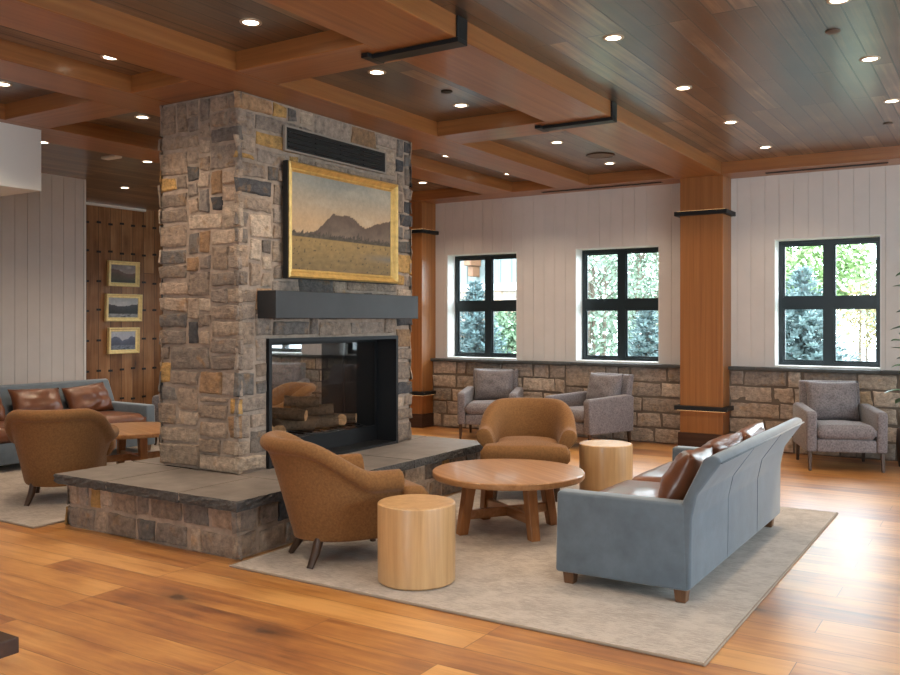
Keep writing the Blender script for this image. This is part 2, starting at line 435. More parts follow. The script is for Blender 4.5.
M_['canvas'] = attr_mat('painted_canvas', rough=.5, nscale=30, namt=.16, bump=.25, bscale=220, bdist=.001, spec=.4)
M_['darkwood'] = wood('espresso_wood', (.03, .012, .008), (.045, .02, .012), (.065, .03, .018), 'X', rough=.45, coat=.05, spec=.3)
M_['log'] = attr_mat('ceramic_log', rough=.9, nscale=30, namt=.55, bump=1.0, bscale=30, bdist=.01)
M_['lens'] = emit('lamp_lens', (1, .83, .62), 9.0)
M_['trim'] = simple('lamp_trim', (.45, .36, .28), .4, metal=.2)
M_['plate'] = simple('cover_plate', (.10, .065, .05), .5)
M_['pane'] = glass_mat('window_glass')
M_['fglass'] = glass_mat('fireplace_glass', (.95, .95, .95), 1.5, boost=1.2)
M_['led'] = emit('led_strip', (1, .62, .28), 0.9)
M_['pot'] = simple('dark_pot', (.05, .03, .022), .45, var=.3, vscale=6)
M_['soil'] = simple('soil', (.03, .02, .013), .95, bump=1, bscale=60, bdist=.01)
M_['leaf'] = simple('leaf_green', (.045, .13, .035), .38, var=.3, vscale=9)
M_['bark'] = simple('bark', (.15, .11, .085), .9, bump=1, bscale=30, var=.3, vscale=14, bdist=.01)
M_['spruce'] = attr_mat('spruce_needles', rough=.8, nscale=6, namt=.25, bump=0)
M_['foliage'] = attr_mat('tree_leaves', rough=.7, nscale=4, namt=.25, bump=0)
M_['lawn'] = simple('lawn', (.14, .17, .10), .95, var=.3, vscale=3, bump=.5, bscale=40, bdist=.02)
M_['road'] = simple('asphalt', (.17, .18, .19), .9, var=.08, vscale=5)
M_['siding'] = simple('board_siding', (.16, .19, .19), .7)
M_['timber'] = wood('outdoor_timber', (.12, .05, .025), (.17, .075, .035), (.2, .09, .04), 'Z', rough=.6)

def rug_mat():
    m, nt, p = new_mat('woven_rug')
    tc = N(nt, 'ShaderNodeTexCoord')
    n1 = N(nt, 'ShaderNodeTexNoise', i_Scale=5.0, i_Detail=8.0, i_Roughness=.75); L(nt, tc.outputs['Object'], n1.inputs['Vector'])
    mp = N(nt, 'ShaderNodeMapping'); mp.inputs['Scale'].default_value = (14, 150, 1); L(nt, tc.outputs['Object'], mp.inputs['Vector'])
    n2 = N(nt, 'ShaderNodeTexNoise', i_Scale=1.0, i_Detail=3.0); L(nt, mp.outputs[0], n2.inputs['Vector'])
    ad = N(nt, 'ShaderNodeMath', operation='MULTIPLY_ADD'); ad.inputs[1].default_value = .9; L(nt, n2.outputs['Fac'], ad.inputs[0]); L(nt, n1.outputs['Fac'], ad.inputs[2])
    r = ramp(nt, ad.outputs[0], [(.50, (.28, .222, .18)), (.92, (.43, .355, .295)), (1.0, (.54, .46, .395))])
    L(nt, r.outputs[0], p.inputs['Base Color']); p.inputs['Roughness'].default_value = .95; p.inputs['Specular IOR Level'].default_value = .15
    p.inputs['Sheen Weight'].default_value = .3
    w1 = N(nt, 'ShaderNodeTexWave', bands_direction='Y', i_Scale=32.0, i_Distortion=1.5, i_Detail=2.0); w1.inputs['Detail Scale'].default_value = 3
    L(nt, tc.outputs['Object'], w1.inputs['Vector'])
    b = N(nt, 'ShaderNodeBump', i_Strength=.7, i_Distance=.006); L(nt, w1.outputs['Fac'], b.inputs['Height']); L(nt, b.outputs[0], p.inputs['Normal'])
    return m
M_['rug'] = rug_mat()

def colattr(me_or_bm):
    return me_or_bm.loops.layers.float_color.new('Col')

# ------------------------------------------------------------------ stone walls
PAL = [((.33, .245, .185), 6), ((.28, .215, .17), 6), ((.23, .185, .155), 4), ((.15, .135, .125), 2.6), ((.085, .083, .088), 2.0), ((.44, .265, .10), 1.9),
       ((.39, .30, .23), 4), ((.30, .24, .20), 4), ((.35, .215, .125), 1.6), ((.20, .17, .15), 3), ((.43, .34, .265), 1.8)]
PALW = [((.40, .315, .25), 5), ((.35, .275, .22), 5), ((.30, .24, .20), 4), ((.25, .215, .185), 2.5), ((.44, .355, .285), 4), ((.40, .285, .185), 1.2), ((.33, .275, .235), 3)]

def stone_face(bm, lay, O, U, Nn, width, height, seed, hole=None, cu=.06, cv=.062, hs=(2, 3), ws=(3, 8), depth=.020, rough=.006, joint=.009, pal=PAL, quoin=True):
    rnd = random.Random(seed)
    O = Vector(O); U = Vector(U); Nn = Vector(Nn); V = Vector((0, 0, 1))
    nu = max(2, round(width / cu)); nv = max(2, round(height / cv))
    cu = width / nu; cv = height / nv
    occ = [[False] * nu for _ in range(nv)]
    if hole:
        for j in range(nv):
            for i in range(nu):
                if hole[0] < (i + .5) * cu < hole[1] and hole[2] < (j + .5) * cv < hole[3]: occ[j][i] = True
    cols = [c for c, w in pal]; wts = [w for c, w in pal]
    flip = U.cross(V).dot(Nn) < 0
    prevw = 0
    for j in range(nv):
        i = 0
        while i < nu:
            if occ[j][i]: i += 1; continue
            h = rnd.choices(range(hs[0], hs[1] + 1), [3 if k == 2 else 2 if k == 3 else 1 for k in range(hs[0], hs[1] + 1)])[0]
            if rnd.random() < .05: h = 1
            h = min(h, nv - j)
            if nv > 3 and nv - j - h == 1: h += 1
            w = rnd.randint(*ws)
            if h == 1: w = rnd.randint(ws[0], max(ws[0], ws[1] - 2))
            if rnd.random() < .16: w = 2
            free = 0
            while i + free < nu and free < w and not occ[j][i + free]: free += 1
            # avoid slivers of one cell
            k = free
            while i + k < nu and not occ[j][i + k]: k += 1
            if k - free == 1: free = k
            w = free
            hh = 0
            while hh < h and j + hh < nv and all(not occ[j + hh][i + q] for q in range(w)): hh += 1
            h = hh
            for a in range(h):
                for q in range(w): occ[j + a][i + q] = True
            u0, u1, v0, v1 = i * cu + joint, (i + w) * cu - joint, j * cv + joint, (j + h) * cv - joint
            if u0 < joint * 1.5 and quoin: u0 = -rnd.uniform(.0, .012)
            if i + w == nu and quoin: u1 = width + rnd.uniform(0, .012)
            c = Vector(rnd.choices(cols, wts)[0]) * rnd.uniform(.85, 1.3)
            if c.y < .12 and rnd.random() < .35: c = Vector(rnd.choices(cols, wts)[0])
            base = depth * rnd.uniform(.55, 1.1); sd = rnd.uniform(0, 100)
            tu, tv = rnd.uniform(-.006, .006), rnd.uniform(-.005, .005)
            cj = [(rnd.uniform(-.013, .013), rnd.uniform(-.010, .010)) for _ in range(4)]
            mu = max(4, min(10, int((u1 - u0) / .04) + 2)); mv = max(4, min(7, int((v1 - v0) / .04) + 2))
            er = .014
            def par(n_, ln):
                e = er / max(ln, .03)
                return [0, e * .45, e] + [e + (1 - 2 * e) * k_ / (n_ - 1) for k_ in range(1, n_ - 1)] + [1 - e, 1 - e * .45, 1]
            us, vs_ = par(mu, u1 - u0), par(mv, v1 - v0)
            grid = []
            for b_, tv_ in enumerate(vs_):
                row = []
                for a_, tu_ in enumerate(us):
                    dx = (cj[0][0] * (1 - tu_) + cj[1][0] * tu_) * (1 - tv_) + (cj[2][0] * (1 - tu_) + cj[3][0] * tu_) * tv_
                    dv = (cj[0][1] * (1 - tu_) + cj[1][1] * tu_) * (1 - tv_) + (cj[2][1] * (1 - tu_) + cj[3][1] * tu_) * tv_
                    u = u0 + (u1 - u0) * tu_ + dx; v = v0 + (v1 - v0) * tv_ + dv
                    ring = min(a_, b_, len(us) - 1 - a_, len(vs_) - 1 - b_)
                    d = -.012 if ring == 0 else base * (.70 if ring == 1 else 1)
                    wob = noise.noise(Vector((u * 9 + sd, v * 9, sd))) * rough + noise.noise(Vector((u * 26 + sd, v * 26, sd))) * rough * .6
                    if ring: d += wob + tu * (tu_ * 2 - 1) + tv * (tv_ * 2 - 1)
                    u += noise.noise(Vector((v * 16 + sd, 3.1, sd))) * .009; v += noise.noise(Vector((u * 16 + sd, 7.7, sd))) * .008
                    v = min(max(v, 0), height)
                    row.append(bm.verts.new(O + U * u + V * v + Nn * d))
                grid.append(row)
            for b_ in range(len(vs_) - 1):
                for a_ in range(len(us) - 1):
                    q = [grid[b_][a_], grid[b_][a_ + 1], grid[b_ + 1][a_ + 1], grid[b_ + 1][a_]]
                    f = bm.faces.new(q[::-1] if flip else q); f.material_index = 0
                    for lp in f.loops: lp[lay] = (c.x, c.y, c.z, 1)
            i += w
    return bm

# ------------------------------------------------------------------ setting
ZC, ZB = 3.30, 3.17
YW = 10.55
XL, XR, Y0 = -12.6, 3.2, -4.5

b = box(BM(), XL, XR, Y0, YW + .2, -.12, 0); struct('floor', b, M_['floor'])
b = box(BM(), XL, XR, Y0, YW + .2, ZC, ZC + .15); struct('ceiling', b, M_['ceil'])

def box_struct(name, mat, *boxes, bevel=.004):
    b = BM()
    for q in boxes: box(b, *q)
    if bevel: bmesh.ops.bevel(b, geom=b.edges[:], offset=bevel, segments=1, affect='EDGES')
    return struct(name, b, mat)
LONG = [(-3.28, -2.74), (-4.81, -4.36), (-5.87, -5.43), (-7.60, -7.04)]
YB = 10.12
tn = 1
for x0, x1 in LONG:
    box_struct('trim_%d' % tn, M_['beamY'], (x0, x1, Y0 + .02, YB, ZB, ZC + .01)); tn += 1
for (ya, yb) in ((-.8, -.4), (1.72, 2.12), (4.22, 4.62), (6.69, 7.11)):
    for (xa, xb) in ((-4.36, -3.28), (-5.43, -4.81), (-7.04, -5.87)):
        box_struct('trim_%d' % tn, M_['beamX'], (xa, xb, ya, yb, ZB + .0005, ZC + .01)); tn += 1
# wall beam, stops against the columns
box_struct('trim_%d' % tn, M_['beamX'], (-7.60, -3.28, YB, YW + .02, ZB, ZC + .01)); tn += 1
box_struct('trim_%d' % tn, M_['beamX'], (-3.28, XR - .02, YB, YW + .02, ZB, ZC + .01)); tn += 1

# shiplap with real grooves
def shiplap(bm, fixed, a0, a1, z0, z1, mode='Y', pitch=.157, gd=.006, gw=.009, phase=0):
    """vertical boards on plane mode=fixed, facing -Y (mode Y) or +X (mode X)"""
    pts = [(a0, 0)]
    k = math.ceil((a0 - phase + gw) / pitch)
    while phase + k * pitch < a1 - gw:
        g = phase + k * pitch
        pts += [(g - gw / 2, 0), (g - gw / 4, gd), (g + gw / 4, gd), (g + gw / 2, 0)]
        k += 1
    pts.append((a1, 0))
    lo, hi = [], []
    for a, d in pts:
        p = (a, fixed + d) if mode == 'Y' else (fixed - d, a)
        lo.append(bm.verts.new((*p, z0))); hi.append(bm.verts.new((*p, z1)))
    for i in range(len(pts) - 1):
        q = [lo[i], lo[i + 1], hi[i + 1], hi[i]]
        bm.faces.new(q)
    return bm

WIN = [(-6.71, -5.585), (-4.735, -3.61), (-2.255, -1.14), (-10.55, -9.43), (-.28, .84)]
WZ0, WZ1 = .968, 2.435
CAPZ = .965
b = BM()
xs = sorted(WIN)
cur = XL
for (a, c) in xs:
    shiplap(b, YW, cur, a, CAPZ - .04, ZC, 'Y')
    shiplap(b, YW, a, c, WZ1, ZC, 'Y')
    # reveals
    cur = c
shiplap(b, YW, cur, XR, CAPZ - .04, ZC, 'Y')
# solid behind the boards (outside skin) with the openings left free
def back_wall(bm, y0, y1, z0, z1):
    cur = XL
    for (a, c) in xs:
        box(bm, cur, a, y0, y1, z0, z1)
        box(bm, a, c, y0, y1, WZ1, z1); box(bm, a, c, y0, y1, z0, WZ0)
        cur = c
    box(bm, cur, XR, y0, y1, z0, z1)
back_wall(b, YW + .012, YW + .34, 0, ZC)
KEEP.append(b)
wall_back = struct('wall_back', b, M_['shiplap'])

for i, (a, c) in enumerate(WIN):
    f = BM()
    yf0, yf1 = YW + .20, YW + .25
    fw = .06; mid = (a + c) / 2; zm = (WZ0 + WZ1) / 2 + .005; cm = .05
    for q in ((a, a + fw, WZ0, WZ1), (c - fw, c, WZ0, WZ1), (a + fw, c - fw, WZ1 - fw, WZ1), (a + fw, c - fw, WZ0, WZ0 + fw),
              (mid - cm, mid + cm, WZ0 + fw, WZ1 - fw)):
        box(f, q[0], q[1], yf0, yf1, q[2], q[3])
    for (p, r_) in ((a + fw, mid - cm), (mid + cm, c - fw)):
        box(f, p, r_, yf0, yf1, zm - .06, zm + .06)
        # inner sash lips
        for (za, zb_) in ((WZ0 + fw, zm - .06), (zm + .06, WZ1 - fw)):
            for q in ((p, p + .018, za, zb_), (r_ - .018, r_, za, zb_), (p + .018, r_ - .018, za, za + .018), (p + .018, r_ - .018, zb_ - .018, zb_)):
                box(f, q[0], q[1], yf0 + .02, yf1 - .01, q[2], q[3])
    w = bpy.data.objects.new('window_%d' % (i + 1), None); link(w); w['kind'] = 'structure'
    obj('window_frame', f, M_['frame'], w)
    for (p, r_) in ((a + fw, mid - cm), (mid + cm, c - fw)):
        for (za, zb_) in ((WZ0 + fw, zm - .06), (zm + .06, WZ1 - fw)):
            obj('glass_pane', box(BM(), p, r_, yf0 + .032, yf0 + .036, za, zb_), M_['pane'], w)
    rv = BM()
    box(rv, a, a + .012, YW + .001, yf0, WZ0, WZ1); box(rv, c - .012, c, YW + .001, yf0, WZ0, WZ1)
    box(rv, a + .012, c - .012, YW + .001, yf0, WZ1 - .012, WZ1)
    obj('window_reveal', rv, M_['white'], w)
    obj('window_sill', box(BM(), a + .012, c - .012, YW - .01, yf0, WZ0 - .001, WZ0 + .018, .003), M_['white'], w)

# stone wainscot and its cap
b = BM(); lay = colattr(b)
stone_face(b, lay, (XL, 10.475, 0), (1, 0, 0), (0, -1, 0), -7.4 - XL, CAPZ - .035, 11, depth=.014, joint=.008, pal=PALW, cu=.08, cv=.093, hs=(2, 2), ws=(3, 7), quoin=False)
stone_face(b, lay, (-6.9, 10.475, 0), (1, 0, 0), (0, -1, 0), 3.66, CAPZ - .035, 12, depth=.014, joint=.008, pal=PALW, cu=.08, cv=.093, hs=(2, 2), ws=(3, 7), quoin=False)
stone_face(b, lay, (-2.74, 10.475, 0), (1, 0, 0), (0, -1, 0), XR + 2.74, CAPZ - .035, 13, depth=.014, joint=.008, pal=PALW, cu=.08, cv=.093, hs=(2, 2), ws=(3, 7), quoin=False)
box(b, XL, XR, 10.474, YW, 0, CAPZ - .035, mi=1)
KEEP.append(b)
struct('baseboard_back', b, [M_['stone'], simple('mortar_dark', (.15, .115, .09), .95, bump=.6, bscale=50)], smooth=True, angle=35)
b = BM()
random.seed(4)
x = XL
while x < XR - .01:
    x2 = min(x + random.uniform(.9, 1.4), XR)
    if XR - x2 < .3: x2 = XR
    box(b, x, x2 - .004, 10.415 + random.uniform(-.006, .006), YW + .005, CAPZ - .037, CAPZ, .006, 2)
    x = x2
struct('trim_%d' % tn, b, M_['cap'], smooth=True, angle=35); tn += 1

# left walls
b = BM(); shiplap(b, -9.94, Y0, 7.0, 0, ZC, 'X', pitch=.16)
b2 = b
box(b2, -10.08, -9.953, Y0, 7.0, 0, ZC)
KEEP.append(b)
struct('wall_left', b, M_['shiplap'])
struct('trim_%d' % tn, box(BM(), -10.085, -9.925, 7.0, 7.03, 0, ZC, .004), M_['white']); tn += 1
b = BM(); box(b, -12.0, -11.85, 6.9, YW, 0, ZC)
rnd = random.Random(5)
yy = 6.3
k = 0
while yy < YW - .05:
    if yy > 6.95:
        for zz in (.26, .73, 1.2, 1.66, 2.11, 2.57, 3.02):
            z_ = zz + rnd.uniform(-.015, .015)
            box(b, -11.86, -11.838, yy - .035, yy + .035, z_ - .016, z_ + .016, mi=1)
    yy += .21
struct('wall_wood', b, [M_['oldwood'], M_['blackmatte']])
b = BM(); box(b, -11.85, -11.79, 7.05, 9.45, ZC - .035, ZC); struct('trim_%d' % tn, b, M_['white']); tn += 1
b = BM(); box(b, -12.0, -10.08, 6.9, 7.0, 0, ZC); struct('wall_return', b, M_['shiplap'])
# bulkhead hanging from the ceiling, end seen at upper left
b = BM(); box(b, -8.9, -7.15, Y0, 4.62, 2.635, ZC - .001, .004)
struct('wall_bulkhead', b, M_['white'])

# right and rear walls (out of the frame) with tall window openings that let the daylight in
RW = [(1.2, 3.2), (4.2, 6.2), (7.2, 9.2)]
b = BM(); cur = Y0
for (a, c) in RW:
    box(b, XR, XR + .25, cur, a, 0, ZC); box(b, XR, XR + .25, a, c, 0, .75); box(b, XR, XR + .25, a, c, 2.5, ZC); cur = c
box(b, XR, XR + .25, cur, YW + .25, 0, ZC)
struct('wall_right', b, M_['shiplap'])
for i, (a, c) in enumerate(RW):
    w = bpy.data.objects.new('window_%d' % (i + 6), None); link(w); w['kind'] = 'structure'
    f = BM()
    for q in ((a, a + .07, .75, 2.5), (c - .07, c, .75, 2.5), (a + .07, c - .07, .75, .82), (a + .07, c - .07, 2.43, 2.5), ((a + c) / 2 - .05, (a + c) / 2 + .05, .82, 2.43)):
        box(f, XR + .08, XR + .14, *q)
    obj('window_frame', f, M_['frame'], w)
    obj('glass_pane', box(BM(), XR + .105, XR + .109, a + .07, (a + c) / 2 - .05, .82, 2.43), M_['pane'], w)
    obj('glass_pane', box(BM(), XR + .105, XR + .109, (a + c) / 2 + .05, c - .07, .82, 2.43), M_['pane'], w)
RB = [(-2.5, -.7)]  # unseen rear window, added as daylight fill on the near faces
b = BM(); cur = XL
for (a, c) in RB:
    box(b, cur, a, Y0 - .25, Y0, 0, ZC); box(b, a, c, Y0 - .25, Y0, 0, .25); box(b, a, c, Y0 - .25, Y0, 2.95, ZC); cur = c
box(b, cur, XR + .25, Y0 - .25, Y0, 0, ZC)
struct('wall_rear', b, M_['shiplap'])
for i, (a, c) in enumerate(RB):
    w = bpy.data.objects.new('window_%d' % (i + 9), None); link(w); w['kind'] = 'structure'
    f = BM()
    for q in ((a, a + .07, .25, 2.95), (c - .07, c, .25, 2.95), (a + .07, c - .07, .25, .32), (a + .07, c - .07, 2.88, 2.95)):
        box(f, q[0], q[1], Y0 - .14, Y0 - .08, q[2], q[3])
    obj('window_frame', f, M_['frame'], w)
    obj('glass_pane', box(BM(), a + .07, c - .07, Y0 - .112, Y0 - .108, .32, 2.88), M_['pane'], w)
b = BM(); box(b, XL - .1, XL, Y0, YW, 0, ZC); struct('wall_far_left', b, M_['shiplap'])

# ------------------------------------------------------------------ columns, straps, diffusers
def column(x0, x1, y0, y1, label):
    t = thing('wood_column', label, 'column', ((x0 + x1) / 2, (y0 + y1) / 2, 0))
    hx, hy = (x1 - x0) / 2, (y1 - y0) / 2
    b = BM()
    for (za, zb_) in ((.19, .455), (.505, 2.73), (2.77, ZB)): box(b, -hx, hx, -hy, hy, za, zb_, .003, 1)
    obj('shaft', b, M_['colwood'], t)
    obj('plinth', box(BM(), -hx - .02, hx + .02, -hy - .02, hy, 0, .19, .004), M_['darkwood'], t)
    for za, zb_ in ((.455, .505), (2.725, 2.775)):
        bd = obj('band', box(BM(), -hx - .055, hx + .055, -hy - .055, hy, za, zb_, .004), M_['black'], t)
    for up, z in ((True, 2.777), (False, .452)):
        b = BM()
        for q in ((-hx - .03, hx + .03, -hy - .03, -hy - .012), (hx + .012, hx + .03, -hy - .012, hy - .05), (-hx - .03, -hx - .012, -hy - .012, hy - .05)):
            box(b, *q, z - .002, z + .003)
        obj('light_strip', b, M_['led'], t)
    return t
column(-3.24, -2.74, 10.2, YW, 'square honey-coloured wood column with black bands between the two right windows')
column(-7.40, -6.90, 10.2, YW, 'square wood column partly hidden behind the right edge of the stone fireplace')

def strap(y, label):
    t = thing('beam_strap', label, 'strap', (-3.01, y, ZB))
    obj('cross_bar', box(BM(), -.345, .285, -.055, .055, -.028, 0, .003), M_['black'], t)
    obj('side_plate', box(BM(), .271, .285, -.055, .055, 0.001, ZC - ZB - .002, .002), M_['black'], t)
    obj('end_bracket', box(BM(), -.40, -.3455, -.10, .075, -.028, 0, .003), M_['black'], t)
    return t
strap(4.46, 'nearer black steel strap wrapped under the long ceiling beam')
strap(6.86, 'farther black steel strap under the long ceiling beam, before the column')
for xa, xb, lb in ((-2.3, -1.05, 'thin black slot diffuser in the wall beam right of the wood column'), (-5.1, -3.5, 'thin black slot diffuser in the wall beam left of the wood column')):
    t = thing('slot_diffuser', lb, 'vent', ((xa + xb) / 2, 10.33, ZB))
    w = (xb - xa) / 2
    obj('frame', box(BM(), -w, w, -.028, .028, -.006, 0), M_['blackmatte'], t)
    for s in (-1, 1): obj('slat', box(BM(), -w + .01, w - .01, s * .012 - .004, s * .012 + .004, -.009, -.006), M_['black'], t)

# ------------------------------------------------------------------ fireplace
CX0, CX1, CY0, CY1 = -5.55, -4.69, 4.57, 6.77
HX0, HX1, HY0, HY1 = -5.86, -4.0, 3.88, 7.08
HZ = .385
fp = thing('stone_fireplace', 'large square stone fireplace and chimney with a raised hearth and glass firebox', 'fireplace', (0, 0, 0))
b = BM(); lay = colattr(b)
OY0, OY1, OZ1 = 4.87, 6.53, 1.365
m_ = .02
box(b, CX0 + m_, CX1 - m_, CY0 + m_, OY0, HZ, ZB - .002, mi=1)
box(b, CX0 + m_, CX1 - m_, OY1, CY1 - m_, HZ, ZB - .002, mi=1)
box(b, CX0 + m_, CX1 - m_, OY0, OY1, OZ1, ZB - .002, mi=1)
hh = ZB - HZ - .002
stone_face(b, lay, (CX1 - m_, CY0, HZ), (0, 1, 0), (1, 0, 0), CY1 - CY0, hh, 21, hole=(OY0 - CY0, OY1 - CY0, -1, OZ1 - HZ))
stone_face(b, lay, (CX0, CY0 + m_, HZ), (1, 0, 0), (0, -1, 0), CX1 - CX0, hh, 37)
stone_face(b, lay, (CX0 + m_, CY1, HZ), (0, -1, 0), (-1, 0, 0), CY1 - CY0, hh, 23, hole=(CY1 - OY1, CY1 - OY0, -1, OZ1 - HZ))
stone_face(b, lay, (CX1, CY1 - m_, HZ), (-1, 0, 0), (0, 1, 0), CX1 - CX0, hh, 24)
KEEP.append(b)
obj('chimney', b, [M_['stone'], M_['mortar']], fp, smooth=True, angle=35)
b = BM(); lay = colattr(b)
bx0, bx1, by0, by1, bz = HX0 + .06, HX1 - .06, HY0 + .06, HY1 - .05, HZ - .062
box(b, bx0 + m_, bx1 - m_, by0 + m_, by1 - m_, 0, bz, mi=1)
kw = dict(cu=.065, cv=.16, hs=(1, 1), ws=(3, 7))
stone_face(b, lay, (bx1 - m_, by0, 0), (0, 1, 0), (1, 0, 0), by1 - by0, bz, 31, **kw)
stone_face(b, lay, (bx0, by0 + m_, 0), (1, 0, 0), (0, -1, 0), bx1 - bx0, bz, 32, **kw)
stone_face(b, lay, (bx0 + m_, by1, 0), (0, -1, 0), (-1, 0, 0), by1 - by0, bz, 33, **kw)
stone_face(b, lay, (bx1, by1 - m_, 0), (-1, 0, 0), (0, 1, 0), bx1 - bx0, bz, 34, **kw)
KEEP.append(b)
obj('hearth_base', b, [M_['stone'], M_['mortar']], fp, smooth=True, angle=35)

def slab(x0, x1, y0, y1, seed, outer):
    """bluestone slab: smooth top, split rough edges on the outer sides"""
    rnd = random.Random(seed)
    b = BM()
    z0, z1 = HZ - .066, HZ
    step = .05
    per = []
    def edge(p, q, o):
        n = max(2, int((Vector(q) - Vector(p)).length / step))
        for i in range(n): per.append((p[0] + (q[0] - p[0]) * i / n, p[1] + (q[1] - p[1]) * i / n, o))
    c = [(x0, y0), (x1, y0), (x1, y1), (x0, y1)]
    for k in range(4): edge(c[k], c[(k + 1) % 4], outer[k])
    cx, cy = (x0 + x1) / 2, (y0 + y1) / 2
    rings = []
    for zi, z in enumerate((z0, z0 + .018, (z0 + z1) / 2, z1 - .012, z1)):
        r = []
        for (px, py, o) in per:
            a = .012 if o else 0
            d = rnd.uniform(-a, a * .3) - (.004 if zi in (0, 4) else 0)
            v = Vector((px - cx, py - cy)); s = 1 + d / max(v.length, .2)
            r.append(b.verts.new((cx + v.x * s, cy + v.y * s, z + (0 if zi == 4 else rnd.uniform(-.003, .003) * (1 if o else 0)))))
        rings.append(r)
    n = len(per)
    for r0, r1 in zip(rings, rings[1:]):
        for i in range(n):
            f = b.faces.new([r0[i], r0[(i + 1) % n], r1[(i + 1) % n], r1[i]]); f.material_index = 1
    b.faces.new(rings[0][::-1]); b.faces.new(rings[-1])
    obj('hearth_slab', b, [M_['slab'], M_['slabedge']], fp)
ys = 4.56
b = BM()
for xj in (-5.277, -4.537): box(b, xj - .006, xj + .006, HY0 + .012, ys + .003, HZ - .05, HZ - .002)
box(b, HX0 + .012, HX1 - .012, ys - .002, ys + .008, HZ - .05, HZ - .002)
obj('slab_grout', b, M_['mortar'], fp)
g = .006
slab(HX0, -5.28, HY0, ys, 1, (1, 0, 0, 1)); slab(-5.28 + g, -4.54, HY0, ys, 2, (1, 0, 0, 0)); slab(-4.54 + g, HX1, HY0, ys, 3, (1, 1, 0, 0))
slab(-4.72, HX1, ys + g, 5.8, 4, (0, 1, 0, 0)); slab(-4.72, HX1, 5.8 + g, HY1, 5, (0, 1, 1, 0))
slab(HX0, -5.48, ys + g, 5.8, 6, (0, 0, 0, 1)); slab(HX0, -5.48, 5.8 + g, HY1, 7, (0, 0, 1, 1))
slab(-5.48 + g, -4.72 - g, 6.72, HY1, 8, (0, 0, 1, 0))

# firebox
GX0, GX1 = -5.27, -4.92
b = BM()
for xs_ in ((GX1, CX1 + .012), (CX0 - .012, GX0)):
    box(b, *xs_, OY0, OY0 + .03, HZ, OZ1); box(b, *xs_, OY1 - .03, OY1, HZ, OZ1); box(b, *xs_, OY0 + .03, OY1 - .03, OZ1 - .03, OZ1)
    box(b, *xs_, OY0 + .03, OY1 - .03, HZ, HZ + .02)
obj('firebox_surround', b, M_['black'], fp)
b = BM()
box(b, GX0, GX1, OY0, OY0 + .04, HZ, OZ1); box(b, GX0, GX1, OY1 - .04, OY1, HZ, OZ1)
box(b, GX0, GX1, OY0 + .04, OY1 - .04, OZ1 - .05, OZ1); box(b, GX0, GX1, OY0 + .04, OY1 - .04, HZ, .53)
obj('firebox', b, M_['blackmatte'], fp)
for xg in (GX0 - .012, GX1 + .012):
    b = BM()
    s = .012
    for q in ((OY0 + .03, OY0 + .06, .54, OZ1 - .03), (OY1 - .06, OY1 - .03, .54, OZ1 - .03), (OY0 + .06, OY1 - .06, OZ1 - .06, OZ1 - .03), (OY0 + .03, OY1 - .03, HZ + .02, .54)):
        box(b, xg - s, xg + s, *q)
    d = obj('glass_frame', b, M_['black'], fp)
    obj('glass_pane', box(BM(), xg - .003, xg + .003, OY0 + .06, OY1 - .06, .54, OZ1 - .06), M_['fglass'], d)
b = BM()
for k in range(13): box(b, -5.2, -4.99, 5.05 + k * .11, 5.065 + k * .11, .545, .56)
box(b, -5.2, -5.185, 5.02, 6.42, .531, .545); box(b, -5.005, -4.99, 5.02, 6.42, .531, .545)
obj('log_grate', b, M_['black'], fp)
mt = obj('mantel', box(BM(), CX1 - .005, -4.505, 4.76, 6.60, 1.516, 1.722, .004), M_['mantel'], fp, label='long dark steel mantel shelf')
# vent
v = obj('vent_grille', box(BM(), CX1 + .008, CX1 + .028, 5.035, 6.305, 2.815, 2.985), M_['blackmatte'], fp, label='black slotted vent grille above the painting')
b = BM()
for q in ((5.02, 6.32, 2.985, 2.998), (5.02, 6.32, 2.802, 2.815), (5.02, 5.035, 2.815, 2.985), (6.305, 6.32, 2.815, 2.985)): box(b, CX1 + .008, CX1 + .034, *q)
obj('vent_rim', b, simple('vent_rim', (.32, .27, .23), .5), v)
b = BM()
for gk in range(4):
    for sk in range(4):
        y = 5.06 + gk * .31; z = 2.838 + sk * .038
        M = Matrix.Translation((CX1 + .03, 0, z)) @ Matrix.Rotation(R(28), 4, 'Y')
        box(b, -.010, .010, y, y + .26, -.003, .003, M=M)
obj('slats', b, M_['black'], v)

# logs
def log_mesh(rr, ln, seed):
    rnd = random.Random(seed); b = BM(); lay = colattr(b)
    n = 12; rings = []
    for k in range(9):
        x = -ln / 2 + ln * k / 8
        rings.append([b.verts.new((x, rr * (1 + .16 * noise.noise(Vector((x * 9, i * .9, seed)))) * math.cos(2 * PI * i / n), rr * (1 + .16 * noise.noise(Vector((x * 9, i * .9, seed)))) * math.sin(2 * PI * i / n))) for i in range(n)])
    bark = (.16, .10, .06, 1); end = (.55, .30, .14, 1)
    for r0, r1 in zip(rings, rings[1:]):
        for i in range(n):
            f = b.faces.new([r0[i], r0[(i + 1) % n], r1[(i + 1) % n], r1[i]])
            for lp in f.loops: lp[lay] = bark
    for r_ in (rings[0][::-1], rings[-1]):
        f = b.faces.new(r_)
        for lp in f.loops: lp[lay] = end
    return b
logs = [(-5.05, 5.35, .055, .30, 20, 12), (-5.1, 5.62, .06, .34, 68, 4), (-5.06, 5.9, .055, .3, 120, -6), (-5.12, 6.15, .05, .34, 155, 8), (-5.09, 5.5, .05, .34, 85, 10), (-5.08, 5.82, .05, .36, 40, -8), (-5.05, 5.13, .055, .26, 62, 5), (-5.12, 6.3, .045, .22, 30, 0), (-5.08, 5.68, .045, .3, 100, 6)]
